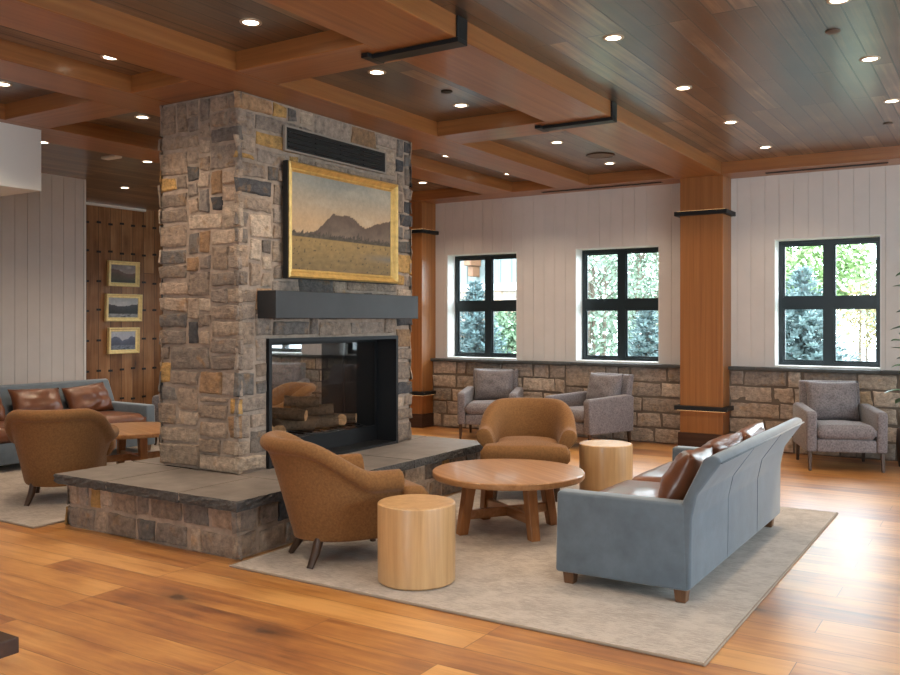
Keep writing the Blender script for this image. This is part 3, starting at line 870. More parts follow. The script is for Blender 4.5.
for i, (x, y, r_, ln, a, tl) in enumerate(logs):
    z = .56 + r_ * 1.1 + (0 if i < 4 or i in (6, 7) else (.105 if i != 8 else .20))
    o = obj('fire_log', log_mesh(r_, ln, i + 1), M_['log'], smooth=True, angle=50)
    tag(o, 'short sawn log in the pile behind the fireplace glass', 'log', 'logs piled in the firebox')
    o.location = (x, y, z); o.rotation_euler = (0, R(tl * .4), R(a if i % 2 else a - 60))

# ------------------------------------------------------------------ pictures
def fbm(x, y, s): return noise.fractal(Vector((x, y, s)), 1.0, 2.0, 5)
def lerp(a, b, t): t = max(0, min(1, t)); return tuple(p + (q - p) * t for p, q in zip(a, b))

def paint_big(u, v):
    """hazy valley: u 0..1 left to right, v 0..1 bottom to top"""
    sky = lerp((.42, .28, .16), (.25, .25, .225), (v - .5) / .42)
    sky = lerp(sky, (.42, .36, .28), .5 * max(0, fbm(u * 3, v * 6, 2)))
    c = sky
    kp = [(0, .37), (.10, .38), (.22, .42), (.30, .52), (.36, .60), (.385, .625), (.41, .615), (.50, .63), (.58, .62), (.66, .55), (.72, .52), (.78, .555), (.88, .60), (1.01, .655)]
    for (ua, va), (ub, vb) in zip(kp, kp[1:]):
        if ua <= u <= ub: ridge = va + (vb - va) * (u - ua) / (ub - ua)
    ridge += .012 * fbm(u * 14, 0, 1)
    if v < ridge:
        t = (ridge - v) / .25
        c = lerp((.085, .055, .042), (.16, .115, .085), t)
        c = lerp(c, (.05, .035, .03), .6 * max(0, fbm(u * 12, v * 12, 5)))
    tree = .38 + .07 * abs(fbm(u * 26, 1, 8)) + (.05 if .15 < u < .36 or .62 < u < .74 else 0) * abs(fbm(u * 60, 3, 8)) * 2
    if v < tree and v > .33: c = lerp((.04, .03, .022), (.09, .07, .05), abs(fbm(u * 20, v * 20, 4)) * 1.5)
    if v < .345:
        c = lerp((.16, .105, .04), (.27, .175, .065), v / .345 + .5 * fbm(u * 18, v * 30, 6))
        if u > .62 and .13 < v < .24: c = lerp(c, (.15, .13, .11), max(0, min(1, (u - .62) * 3)) * (1 - abs(v - .19) / .06))
        if fbm(u * 40, v * 50, 11) > .6: c = (.05, .035, .02)
    return c

def paint_small(kind):
    def f(u, v):
        sk = [((.36, .28, .25), (.20, .20, .22)), ((.5, .52, .55), (.3, .33, .36)), ((.45, .47, .56), (.38, .42, .5))][kind]
        c = lerp(sk[0], sk[1], (v - .4) / .6)
        c = lerp(c, (.55, .54, .55), max(0, fbm(u * 3, v * 4, kind + 2)) * .6)
        r1 = [.62 + .12 * math.sin(u * 5 + 1), .55 + .28 * abs(u - .45), .62 + .1 * math.sin(u * 9)][kind] + .05 * fbm(u * 8, 1, kind)
        if v < r1: c = lerp([(.16, .10, .09), (.06, .065, .075), (.13, .15, .23)][kind], [(.08, .07, .05), (.03, .035, .04), (.08, .1, .15)][kind], (r1 - v) * 3 + .3 * fbm(u * 9, v * 9, 3))
        lake = [.16, .2, .26][kind]
        if v < lake: c = lerp([(.05, .06, .03), (.33, .35, .37), (.2, .24, .32)][kind], (.06, .06, .07), abs(fbm(u * 5, v * 18, 6)) * 1.4)
        return c
    return f

def edge_shade_ring(w, h, depth):  # frame sides in shadow, their shade put in as black strips
    b = BM()
    for q in ((-w - .009, -w - .001, -.007, h + .004), (w + .001, w + .004, -.007, h + .004), (-w - .001, w + .001, -.007, -.001), (-w - .001, w + .001, h + .001, h + .004)):
        box(b, .001, depth * .85, *q)
    return b

def picture(name, label, X, y0, y1, z0, z1, fw, depth, gold, fn, nu, nv, cat='painting', group=None, tilt=0, dark=False):
    """picture facing +X: origin at its lower middle on the wall"""
    t = thing(name, label, cat, (X, (y0 + y1) / 2, z0), 0, group)
    t.rotation_euler = (0, R(tilt), 0)
    w, h = (y1 - y0) / 2, z1 - z0
    # moulded frame: profile swept round the rectangle, mitred
    prof = [(0, 0), (0, depth), (.18, depth * 1.15), (.34, depth * .95), (.62, depth * .55), (.8, depth * .62), (1.0, depth * .35), (1.0, 0)]
    b = BM(); rings = []
    for a, d in prof:
        i = a * fw
        rings.append([b.verts.new((d, y, z)) for y, z in ((-w + i, i), (w - i, i), (w - i, h - i), (-w + i, h - i))])
    for r0, r1 in zip(rings, rings[1:]):
        for k in range(4): b.faces.new([r0[k], r0[(k + 1) % 4], r1[(k + 1) % 4], r1[k]])
    obj('picture_frame', b, gold, t)
    if dark: obj('frame_edge_shade', edge_shade_ring(w, h, depth), M_['blackmatte'], t)
    b = BM(); lay = colattr(b)
    iw, z_lo, z_hi = w - fw * .95, fw * .95, h - fw * .95
    d = depth * .36
    vs = [[b.verts.new((d, -iw + 2 * iw * i / nu, z_lo + (z_hi - z_lo) * j / nv)) for i in range(nu + 1)] for j in range(nv + 1)]
    for j in range(nv):
        for i in range(nu):
            f = b.faces.new([vs[j][i], vs[j][i + 1], vs[j + 1][i + 1], vs[j + 1][i]])
            for lp, (a, c) in zip(f.loops, ((i, j), (i + 1, j), (i + 1, j + 1), (i, j + 1))):
                lp[lay] = (*[max(0, q) for q in fn(a / nu, c / nv)], 1)
    box(b, .002, d - .004, -iw, iw, z_lo, z_hi)
    KEEP.append(b)
    obj('canvas', b, M_['canvas'], t)
    return t
picture('landscape_painting', 'large gilt-framed landscape painting of hazy hills above the mantel', CX1 + .018, 5.02, 6.445, 1.83, 2.72, .07, .055, M_['gold'], paint_big, 120, 80, dark=True)
# the small pictures lean out a little at the top
picture('small_painting', 'topmost of three small gilt-framed paintings on the wood wall, reddish hills', -11.838, 8.745, 9.32, 2.04, 2.44, .062, .05, M_['palegold'], paint_small(0), 48, 34, group=None, tilt=2)
picture('small_painting', 'middle and widest of three small gilt-framed paintings, dark lake valley', -11.838, 8.70, 9.37, 1.49, 1.92, .062, .05, M_['palegold'], paint_small(1), 48, 34, tilt=2)
picture('small_painting', 'lowest of three small gilt-framed paintings on the wood wall, bluish mountains', -11.838, 8.745, 9.32, .98, 1.39, .062, .05, M_['palegold'], paint_small(2), 48, 34, tilt=2)

# ------------------------------------------------------------------ ceiling fixtures
def ceiling_light(x, y, label, watts=9):
    t = thing('ceiling_light', label, 'ceiling light', (x, y, ZC), 0, 'recessed ceiling lights')
    lathe_ring = BM()
    prof = [(.048, -.001), (.048, -.006), (.066, -.006), (.068, -.001)]
    n = 28; rings = [[lathe_ring.verts.new((r_ * math.cos(2 * PI * i / n), r_ * math.sin(2 * PI * i / n), z)) for i in range(n)] for r_, z in prof]
    for a, c in zip(rings, rings[1:]):
        for i in range(n): lathe_ring.faces.new([a[i], a[(i + 1) % n], c[(i + 1) % n], c[i]])
    obj('trim_ring', lathe_ring, M_['trim'], t, smooth=True)
    obj('lens', cyl(BM(), 0, 0, -.004, -.001, .048, n=24), M_['lens'], t)
    ld = bpy.data.lights.new('lamp', 'SPOT'); ld.energy = watts * LAMP; ld.color = WARM; ld.spot_size = R(125); ld.spot_blend = .7; ld.shadow_soft_size = .05
    lo = bpy.data.objects.new('lamp', ld); link(lo, t); lo.location = (0, 0, -.012)
    return t
LAMP = 8.0
for x, y, lb in [
    (-3.85, 3.85, 'recessed ceiling light in the dark coffer above and left of the stone chimney front corner'),
    (-5.17, 3.85, 'recessed ceiling light in the narrow coffer left of the chimney top'),
    (-6.45, 3.85, 'recessed ceiling light at the left photo edge, in the coffer above the white bulkhead'),
    (-6.45, 5.13, 'recessed ceiling light just left of the chimney top, behind the cross beam'),
    (-8.21, 5.32, 'recessed ceiling light half hidden at the corner of the white bulkhead'),
    (-8.21, 6.60, 'recessed ceiling light between the flat white sensor and the chimney'),
    (-10.08, 7.73, 'recessed ceiling light farthest left, over the corner of the white shiplap wall'),
    (-3.85, 5.11, 'recessed ceiling light beside the nearer black beam strap, over the painting'),
    (-3.85, 6.27, 'recessed ceiling light beside the small round ceiling cover in the middle coffer'),
    (-2.11, 5.29, 'recessed ceiling light nearest the long beam, largest on the open plank ceiling'),
    (-2.11, 6.72, 'second recessed light along the row beside the long beam, on the open planks'),
    (-2.11, 8.11, 'third recessed light along the row beside the long beam, above the column'),
    (-2.11, 9.47, 'last recessed light along the row beside the beam, nearest the column top'),
    (-.79, 6.66, 'second recessed light in the far right row, beside the round sprinkler cover'),
    (-.79, 8.03, 'last recessed light in the far right row, by the right photo edge'),
    (-.79, 5.34, 'recessed light cut by the top edge of the photo, on the right planks'),
    (-5.15, 8.11, 'recessed ceiling light right of the chimney top in the narrow coffer'),
    (-5.15, 9.51, 'farther recessed light in the narrow coffer by the window wall'),
    (-6.43, 9.52, 'recessed ceiling light close to the chimney edge, above the hidden column'),
    (-3.83, 8.09, 'recessed ceiling light beside the farther black beam strap'),
    (-3.83, 9.49, 'recessed ceiling light beside the round speaker grille')]:
    ceiling_light(x, y, lb)

for x in (-6.45, -3.85, -2.11, -.79, .6):
    for y in (2.45, .9):
        ceiling_light(x, y, 'recessed ceiling light over the foreground, beyond the top of the photo')

for x, y in ((-10.08, 9.1), (-8.21, 7.9), (-8.21, 9.2), (-6.43, 8.1), (-6.43, 6.2)):  # unseen lamps, added to light the back of the left seating group
    ceiling_light(x, y, 'added unseen ceiling light behind the stone chimney, brightening the left seating area')

def disc(name, x, y, r_, label, cat, mat):
    o = obj(name, lathe(BM(), [(r_, -.001), (r_, -.008), (r_ * .8, -.012), (.001, -.012)], 28), mat, smooth=True, angle=40)
    o.location = (x, y, ZC); tag(o, label, cat); return o
disc('sprinkler_cover', -.91, 5.9, .045, 'small round sprinkler cover on the right plank ceiling, nearest the top edge', 'sprinkler', M_['plate'])
disc('sprinkler_cover', -.91, 8.92, .04, 'tiny sprinkler cover near the right edge, above the right window', 'sprinkler', M_['plate'])
disc('sprinkler_cover', -3.71, 5.83, .045, 'small dark sprinkler cover in the coffer between two lights and the long beam', 'sprinkler', M_['blackmatte'])
t = thing('ceiling_speaker', 'flat round brown speaker grille in the coffer nearest the column', 'speaker', (-3.73, 8.97, ZC))
obj('grille', lathe(BM(), [(.135, -.001), (.135, -.006), (.001, -.007)], 36), simple('speaker_grille', (.13, .085, .06), .6), t, smooth=True, angle=40)
b = BM()
n = 40
rings = [[b.verts.new((r_ * math.cos(2 * PI * i / n), r_ * math.sin(2 * PI * i / n), z)) for i in range(n)] for r_, z in ((.136, -.001), (.136, -.012), (.152, -.012), (.154, -.001))]
for a, c in zip(rings, rings[1:]):
    for i in range(n): b.faces.new([a[i], a[(i + 1) % n], c[(i + 1) % n], c[i]])
obj('rim', b, M_['plate'], t, smooth=True)
o = obj('ceiling_sensor', box(BM(), -.12, .12, -.05, .05, -.03, 0, .008), M_['white'], smooth=True, angle=40)
o.location = (-8.27, 6.17, ZC); tag(o, 'flat white rectangular sensor on the plank ceiling left of the chimney', 'sensor')

# ------------------------------------------------------------------ rugs
def rug(x0, x1, y0, y1, label):
    cx, cy = (x0 + x1) / 2, (y0 + y1) / 2
    t = thing('area_rug', label, 'rug', (cx, cy, 0))
    w, d = (x1 - x0) / 2, (y1 - y0) / 2
    obj('pile', box(BM(), -w + .012, w - .012, -d + .012, d - .012, 0.0005, .014, .003), M_['rug'], t)
    b = BM()
    for q in ((-w, w, -d, -d + .012), (-w, w, d - .012, d), (-w, -w + .012, -d + .012, d - .012), (w - .012, w, -d + .012, d - .012)):
        box(b, *q, .0005, .013, .003, 1)
    obj('binding', b, simple('rug_binding', (.30, .24, .19), .9, bump=.4, bscale=200), t)
    return t
rug(-4.0, -1.10, 3.815, 7.38, 'pale woven rug under the blue-grey sofa and round coffee table')
rug(-9.25, -5.93, 3.765, 8.05, 'pale woven rug left of the stone hearth, under the other seating group')
RZ = .0142

# ------------------------------------------------------------------ tan armchairs
def tan_chair(label, loc, rz):
    t = thing('tub_armchair', label, 'armchair', loc, rz, 'tan tub armchairs')
    # U-shaped shell
    a_, c_, b0, f_ = .335, .36, -.045, .235
    path = []
    ns = 7
    for i in range(ns): path.append((a_, f_ + (b0 - f_) * i / ns, 1, 0))
    na = 24
    for i in range(na + 1):
        th = PI * i / na
        x, y = a_ * math.cos(th), b0 - c_ * math.sin(th)
        nx, ny = math.cos(th) / a_, -math.sin(th) / c_
        l = math.hypot(nx, ny); path.append((x, y, nx / l, ny / l))
    for i in range(1, ns + 1): path.append((-a_, b0 + (f_ - b0) * i / ns, -1, 0))
    b = BM(); rings = []
    for (x, y, nx, ny) in path:
        s = max(0, min(1, (.04 - y) / .36)); s = .5 * s + .5 * s * s * (3 - 2 * s)
        T = .59 + .20 * s
        k = .070 - .020 * s                          # roll radius, fuller on the arms
        ln = .02 + .055 * s * (abs(ny) ** .5) - .02 * s * (1 - abs(ny))
        z1 = T - 2 * k
        sec = [(-.085, .18), (-.085, .33), (-.085 + ln * .5, z1 - .03), (-.08 + ln, z1 + k * .7), (-.05 + ln, T - k * .3), (ln - .005, T), (ln + k * .75, T - k * .3), (ln + k * 1.05, T - k),
               (ln + k * .75, T - k * 1.75), (ln + .008, T - k * 1.95), (ln - .006, T - k * 2.3), (ln * .55 - .008, T - .21), (-.018 - .012 * s, .35), (-.04 - .035 * s, .20), (-.05 - .04 * s, .15), (-.085, .15)]
        rings.append([b.verts.new((x + nx * o, y + ny * o, z)) for o, z in sec])
    m = len(rings[0])
    for r0, r1 in zip(rings, rings[1:]):
        for k in range(m): b.faces.new([r0[k], r0[(k + 1) % m], r1[(k + 1) % m], r1[k]])
    for r_ in (rings[0], rings[-1]):
        ctr = Vector((0, 0, 0))
        for v in r_: ctr += v.co
        # inset end cap gives the padded arm front
        ring2 = [b.verts.new(v.co * 1.0 + Vector((0, .012, 0))) for v in r_]
        up = Vector((sum(v.co.x for v in r_[3:11]) / 8, r_[0].co.y + .022, sum(v.co.z for v in r_[3:11]) / 8))
        for k in range(m): b.faces.new([r_[k], r_[(k + 1) % m], ring2[(k + 1) % m], ring2[k]])
        b.faces.new(ring2)
    sh = obj('tub_shell', b, M_['tan'], t, smooth=True); subsurf(sh, 1)
    # lining deck under the cushion
    pl = [(-.27, -.30), (.27, -.30), (.30, .0), (.30, .30), (-.30, .30), (-.30, 0)]
    obj('seat_rail', extrude_z(BM(), [(-.10, -.26), (.10, -.26), (.18, -.20), (.232, -.08), (.275, .20), (.30, .26), (.30, .345), (-.30, .345), (-.30, .26), (-.275, .20), (-.232, -.08), (-.18, -.20)], .15, .305, .015, 3), M_['tan'], t, smooth=True, angle=50)
    def wf(y):
        q = max(0, min(1, (y - .22) / .07)); q = q * q * (3 - 2 * q)
        if y < -.045: return .268 * math.sqrt(max(.06, 1 - ((y + .045) / .275) ** 2))
        return .268 + .095 * q
    obj('seat_cushion', cushion(BM(), 0, .085, .385, 2.0, .68, .15, crown=.035, r=.045, nx=22, ny=30, seed=1, wfun=wf), M_['tan'], t, smooth=True)
    # welt under the roll
    for (tx, ty, bx_, by_) in ((.25, .27, .262, .295), (-.25, .27, -.262, .295), (.165, -.215, .205, -.285), (-.165, -.215, -.205, -.285)):
        b = BM(); tube(b, [(tx, ty, .17), ((tx + bx_) / 2 - (bx_ - tx) * .12, (ty + by_) / 2 - (by_ - ty) * .12, .085), (bx_, by_, 0)], [.031, .027, .021], 8)
        for v in b.verts: v.co.z = max(v.co.z, 0)
        obj('leg', b, M_['legdark'], t, smooth=True, angle=50)
    return t
tan_chair('tan tub armchair seen from behind, beside the pale drum table on the near rug', (-3.545, 4.36, RZ), face((.53, .85)))
tan_chair('tan tub armchair facing the viewer behind the round coffee table', (-3.47, 6.74, RZ), face((.42, -.91)))
tan_chair('tan tub armchair seen from behind at the left edge of the photo', (-6.68, 4.50, RZ), face((-.70, .72)))
tan_chair('tan tub armchair glimpsed through the fireplace glass', (-6.85, 7.12, RZ), face((-.45, -.9)))

# ------------------------------------------------------------------ grey armchairs
def grey_chair(label, loc, rz):
    t = thing('track_armchair', label, 'armchair', loc, rz, 'grey tweed armchairs')
    for s in (-1, 1):
        b = BM(); extrude_x(b, [(-.37, .19), (.37, .19), (.385, .56), (.36, .595), (-.30, .625), (-.38, .60)], s * .328 - .05, s * .328 + .05, .022, 3)
        if s > 0: pass
        obj('arm', b, M_['tweed'], t, smooth=True, angle=60)
    obj('seat_rail', box(BM(), -.277, .277, -.33, .365, .19, .315, .015, 3), M_['tweed'], t, smooth=True, angle=60)
    b = BM(); extrude_x(b, [(-.27, .32), (-.36, .20), (-.385, .30), (-.47, .84), (-.44, .858), (-.38, .845), (-.33, .60)], -.30, .30, .018, 3)
    obj('backrest', b, M_['tweed'], t, smooth=True, angle=60)
    obj('seat_cushion', cushion(BM(), 0, .10, .385, .55, .56, .135, crown=.022, r=.04, seed=2), M_['tweed'], t, smooth=True)
    M = Matrix.Translation((0, -.255, .645)) @ Matrix.Rotation(R(14), 4, 'X')
    obj('back_cushion', pillow(BM(), .535, .44, .20, M, 3, wob=.02), M_['tweed'], t, smooth=True)
    for (x, y) in ((.34, .33), (-.34, .33), (.33, -.33), (-.33, -.33)):
        obj('leg', taper_leg(BM(), (x, y, .192), (x, y * 1.06, 0), .02, .013), M_['legdark'], t)
    return t
grey_chair('grey tweed armchair facing the room under the rightmost window', (-1.465, 9.82, 0), face((.36, -.93)))
grey_chair('grey tweed armchair turned sideways, left of the wood column', (-4.22, 9.80, 0), face((-.36, -.93)))
grey_chair('grey tweed armchair facing the room below the leftmost window', (-5.63, 9.92, 0), face((.36, -.93)))
grey_chair('grey armchair seen through the fireplace glass against the stone wainscot', (-9.15, 9.75, 0), face((.5, -.86)))
grey_chair('grey armchair almost hidden between the left sofa and the chimney edge', (-8.55, 7.50, RZ), face((-.75, -.66)))

# ------------------------------------------------------------------ sofas
def sofa(label, cush_labels, loc, rz, grp):
    t = thing('velvet_sofa', label, 'sofa', loc, rz)
    HL = 1.075
    for s in (-1, 1):
        b = BM(); extrude_x(b, [(-.375, .075), (.385, .07), (.375, .525), (-.36, .53)], s * (HL - .06) - .06, s * (HL - .06) + .06, .018, 3)
        obj('arm', b, M_['velvet'], t, smooth=True, angle=60)
    obj('base', box(BM(), -HL + .118, HL - .118, -.33, .37, .075, .285, .012, 2), M_['velvet'], t, smooth=True, angle=60)
    b = BM(); extrude_x(b, [(-.36, .075), (-.388, .09), (-.392, .45), (-.42, .58), (-.545, .758), (-.535, .785), (-.50, .795), (-.455, .775), (-.36, .58), (-.29, .42), (-.26, .285)], -HL + .002, HL - .002, .012, 2)
    bk = obj('backrest', b, M_['velvet'], t, smooth=True, angle=55)
    b = BM(); tube(b, [(-HL, -.548, .760), (HL, -.548, .760)], .005, 8)
    for xx in (-.36, .36):
        tube(b, [(xx, -.391, .10), (xx, -.3925, .45), (xx, -.4215, .58), (xx, -.545, .757)], .002, 6)
    obj('piping', b, M_['velvet'], bk, smooth=True)
    w = HL - .125
    for s in (-1, 1):
        obj('seat_cushion', cushion(BM(), s * w / 2, .06, .36, w - .01, .64, .15, crown=.025, r=.04, seed=s + 4), M_['leather'], t, smooth=True, label='brown leather seat cushion')
    for (x, y) in ((-HL + .07, .32), (HL - .07, .32), (-HL + .07, -.32), (HL - .07, -.32)):
        obj('leg', taper_leg(BM(), (x, y, .08), (x, y, 0), .036, .028), M_['legmid'], t)
    # loose leather cushions leaning on the back: things of their own
    Mw = Matrix.Translation(loc) @ Matrix.Rotation(rz, 4, 'Z')
    for k, (x, lb) in enumerate(zip((-.64, 0.0, .64), cush_labels)):
        o = obj('leather_cushion', pillow(BM(), .58, .36, .20, Matrix.Identity(4), k + (3 if grp == 'near' else 8), wob=.03), M_['leather'], smooth=True)
        tl = Matrix.Translation((x, -.235 + (.02 if k == 1 else 0), .59)) @ Matrix.Rotation(R((3, -2, 4)[k]), 4, 'Z') @ Matrix.Rotation(R(27), 4, 'X') @ Matrix.Rotation(R((4, -2, -3)[k]), 4, 'Y')
        o.matrix_world = Mw @ tl
        tag(o, lb, 'cushion', 'loose leather cushions on the sofas')
    return t
sofa('blue-grey velvet sofa seen from behind on the near rug', ['brown leather cushion at the near arm of the blue-grey sofa', 'middle brown leather cushion peeking over the near sofa back', 'brown leather cushion farthest along the near sofa, towards the column'],
     (-1.77, 5.6, RZ), R(90), 'near')
sofa('grey sofa with brown leather cushions against the white shiplap wall', ['far brown leather cushion with bright sheen at the right arm of the left sofa', 'middle brown leather cushion on the sofa by the white wall', 'brown leather cushion cut by the left photo edge'],
     (-8.62, 5.66, RZ), R(-90), 'far')

# ------------------------------------------------------------------ tables
def coffee_table(label, loc, rz):
    t = thing('round_coffee_table', label, 'coffee table', loc, rz, 'round wooden coffee tables')
    obj('tabletop', lathe(BM(), [(.50, .372), (.535, .375), (.541, .385), (.541, .412), (.536, .418), (.52, .42)], 72), M_['tabletop'], t, smooth=True, angle=30)
    for k in range(4):
        a = PI / 2 * k
        c, s = math.cos(a), math.sin(a)
        b = BM()
        M = Matrix.Rotation(a, 4, 'Z')
        taper_leg(b, (.30, 0, .372), (.365, 0, 0), .038, .033)
        for v in b.verts: v.co = M @ v.co
        obj('leg', b, M_['tableleg'], t)
    obj('stretcher', box(BM(), -.31, .31, -.02, .02, .10, .165, .004), M_['tabletop'], t)
    obj('stretcher', box(BM(), -.02, .02, -.31, .31, .101, .166, .004), M_['tabletop'], t)
    return t
coffee_table('round wooden coffee table on splayed legs on the near rug', (-3.0, 5.53, RZ), R(-33))
coffee_table('round wooden coffee table partly hidden behind the left tan armchair', (-7.35, 5.72, RZ), R(-20))

def drum(label, loc):
    t = obj('drum_table', lathe(BM(), [(.205, 0), (.215, .004), (.222, .012), (.224, .435), (.222, .445), (.214, .45)], 64), M_['drum'], smooth=True, angle=30)
    t.location = loc; tag(t, label, 'side table', 'pale wood drum tables'); return t
drum('pale wood drum table in front, beside the tan armchair seen from behind', (-2.855, 4.165, RZ))
drum('pale wood drum table between the coffee table and the wood column', (-2.86, 7.0, RZ))

t = thing('dark_table', 'corner of a low dark wood table at the lower left photo edge', 'table', (-3.5, 1.36, 0))
obj('tabletop', box(BM(), -.65, .65, -.4, .4, .365, .42, .004), M_['darkwood'], t)
for sx in (-1, 1):
    for sy in (-1, 1): obj('leg', box(BM(), sx * .42 - .03, sx * .42 + .03, sy * .28 - .03, sy * .28 + .03, 0, .364, .004), M_['darkwood'], t)

# ------------------------------------------------------------------ potted plant at the right edge
t = thing('potted_tree', 'leafy potted tree at the right photo edge beside the grey armchair', 'plant', (-.73, 9.98, 0))
pt = obj('pot', lathe(BM(), [(.14, 0), (.19, .03), (.215, .25), (.205, .40), (.19, .42), (.175, .42), (.17, .39), (.001, .385)], 40), M_['pot'], t, smooth=True, angle=40)
obj('soil', lathe(BM(), [(.168, .37), (.168, .392), (.001, .395)], 32), M_['soil'], t)
b = BM(); rnd = random.Random(9)
stems = []
tube(b, [(0, 0, .38), (.02, .01, .9), (-.01, .02, 1.5), (.02, 0, 2.0)], [.02, .017, .013, .007], 8)
lv = BM()
def leaf(bm, p, d, ln, w):
    d = Vector(d).normalized(); side = d.cross(Vector((0, 0, 1)))
    if side.length < .1: side = Vector((1, 0, 0))
    side.normalize(); up = side.cross(d)
    rows = []
    for k in range(6):
        t_ = k / 5; wd = w * math.sin(PI * min(1, .12 + t_ * .88)) ** .8
        c = Vector(p) + d * ln * t_ - Vector((0, 0, 1)) * ln * .28 * t_ * t_
        rows.append([bm.verts.new(c - side * wd + up * wd * .25), bm.verts.new(c), bm.verts.new(c + side * wd + up * wd * .25)])
    for r0, r1 in zip(rows, rows[1:]):
        bm.faces.new([r0[0], r0[1], r1[1], r1[0]]); bm.faces.new([r0[1], r0[2], r1[2], r1[1]])
for k in range(46):
    z = .62 + 1.4 * k / 46; a = k * 2.4 + rnd.uniform(-.3, .3)
    ln0 = rnd.uniform(.06, .14)
    q = (math.cos(a) * ln0, math.sin(a) * ln0, z + .05)
    tube(b, [(0.01, 0.01, z), q], [.004, .003], 5)
    leaf(lv, q, (math.cos(a), math.sin(a), rnd.uniform(-.1, .5)), rnd.uniform(.15, .23), rnd.uniform(.055, .08))
obj('stem', b, M_['bark'], t, smooth=True)
obj('foliage', lv, M_['leaf'], t, smooth=True)

# ------------------------------------------------------------------ outside
b = BM(); box(b, -45, 30, YW + .3, 26, -.5, -.22); struct('ground_lawn', b, M_['lawn'])
b = BM(); box(b, -60, 40, 26, 60, -.5, -.25); struct('ground_road', b, M_['road'])
GZ = -.22

def quad(bm, lay, p, d, up, l, w, c):
    s = d.cross(up)
    if s.length < .01: s = Vector((1, 0, 0))
    s.normalize()
    v = [bm.verts.new(p - s * w * .5), bm.verts.new(p + d * l * .5 - s * w), bm.verts.new(p + d * l), bm.verts.new(p + d * l * .5 + s * w)]
    f = bm.faces.new(v)
    for lp in f.loops: lp[lay] = (*c, 1)

def spruce(x, y, h, r_, label, seed, tone=(.17, .235, .24)):
    t = thing('blue_spruce', label, 'tree', (x, y, GZ))
    rnd = random.Random(seed)
    obj('trunk', tube(BM(), [(0, 0, 0), (0, 0, h * .98)], [.05 * h / 2, .008], 8), M_['bark'], t)
    b = BM(); lay = colattr(b)
    nl = int(h / .075)
    for k in range(nl):
        f = k / nl; z = .12 + (h - .12) * f
        rr = r_ * (1 - f) ** .85 + .03
        nb = max(6, int(20 * (1 - f) + 6))
        for q in range(nb):
            a = 2 * PI * q / nb + rnd.uniform(-.25, .25) + k
            ln = rr * rnd.uniform(.75, 1.1)
            d0 = Vector((math.cos(a), math.sin(a), 0))
            m = max(3, int(ln / .07))
            for e in range(m):
                s = (e + .6) / m
                p = d0 * ln * s + Vector((0, 0, z - .22 * ln * s + .12 * ln * s * s + rnd.uniform(-.03, .03)))
                br = rnd.uniform(.6, 1.5)
                c = tuple(v * br for v in tone)
                for sd in (-1, 1):
                    dd = (d0 * .8 + Vector((-d0.y, d0.x, 0)) * sd * rnd.uniform(.5, 1.0) + Vector((0, 0, rnd.uniform(-.1, .5)))).normalized()
                    quad(b, lay, p, dd, Vector((rnd.uniform(-.5, .5), rnd.uniform(-.5, .5), 1)), rnd.uniform(.10, .17), .022, c)
                    quad(b, lay, p, (dd + Vector((0, 0, .7))).normalized(), d0, rnd.uniform(.07, .12), .02, c)
    KEEP.append(b)
    obj('foliage', b, M_['spruce'], t)
    return t

def leafy(name, x, y, h, crown, label, seed, tone, n=1500, ls=.09, trunks=1, spread=.2, fill=1.0):
    """crown = (cx, cy, cz, rx, ry, rz) relative to the base"""
    t = thing(name, label, 'tree', (x, y, GZ)); rnd = random.Random(seed)
    b = BM(); cx, cy, cz, rx, ry, rz = crown
    tips = []
    for k in range(trunks):
        ox = rnd.uniform(-spread, spread) if trunks > 1 else 0
        base = Vector((ox, rnd.uniform(-.1, .1) if trunks > 1 else 0, 0)); top = Vector((cx + ox * 1.5, cy, cz + rz * .8))
        mid = base.lerp(top, .5) + Vector((rnd.uniform(-.06, .06), 0, 0))
        tube(b, [base, mid, top], [.02 * h / 2, .014 * h / 2, .005], 7)
        for q in range(9):
            p = base.lerp(top, rnd.uniform(.35, .95)); a = rnd.uniform(0, 2 * PI)
            e = p + Vector((math.cos(a) * rx * rnd.uniform(.4, .9), math.sin(a) * ry * rnd.uniform(.4, .9), rz * rnd.uniform(.1, .5)))
            tube(b, [p, p.lerp(e, .5) + Vector((0, 0, .05)), e], [.009 * h / 2, .006 * h / 2, .003], 5); tips.append(e)
    obj('trunk', b, M_['bark'], t)
    b = BM(); lay = colattr(b)
    for k in range(n):
        while True:
            q = Vector((rnd.uniform(-1, 1), rnd.uniform(-1, 1), rnd.uniform(-1, 1)))
            if q.length < 1 and q.length > .25 and noise.noise(q * 2.3 + Vector((seed, 0, 0))) > -.25 * fill: break
        p = Vector((cx + q.x * rx, cy + q.y * ry, cz + q.z * rz))
        br = rnd.uniform(.55, 1.5)
        d = Vector((rnd.uniform(-1, 1), rnd.uniform(-1, 1), rnd.uniform(-.8, .5))).normalized()
        quad(b, lay, p, d, Vector((rnd.uniform(-1, 1), rnd.uniform(-1, 1), rnd.uniform(-1, 1))), ls * rnd.uniform(.7, 1.3), ls * .33, tuple(v * br for v in tone))
    KEEP.append(b)
    obj('foliage', b, M_['foliage'], t)
    return t
spruce(-2.62, 14.2, 2.55, 1.15, 'blue spruce outside the right window, filling its lower left pane', 1)
spruce(-4.85, 13.6, 2.05, .75, 'small blue spruce in the lower right pane of the middle window', 2)
spruce(-7.75, 13.1, 2.4, .95, 'blue spruce in the lower left pane of the leftmost clear window', 3, (.14, .205, .215))
leafy('garden_shrub', -8.34, 15.4, 2.2, (0, 0, 1.05, .62, .5, 1.0), 'green shrub in the lower right pane of the leftmost clear window', 4, (.15, .23, .14), 3200, .10)
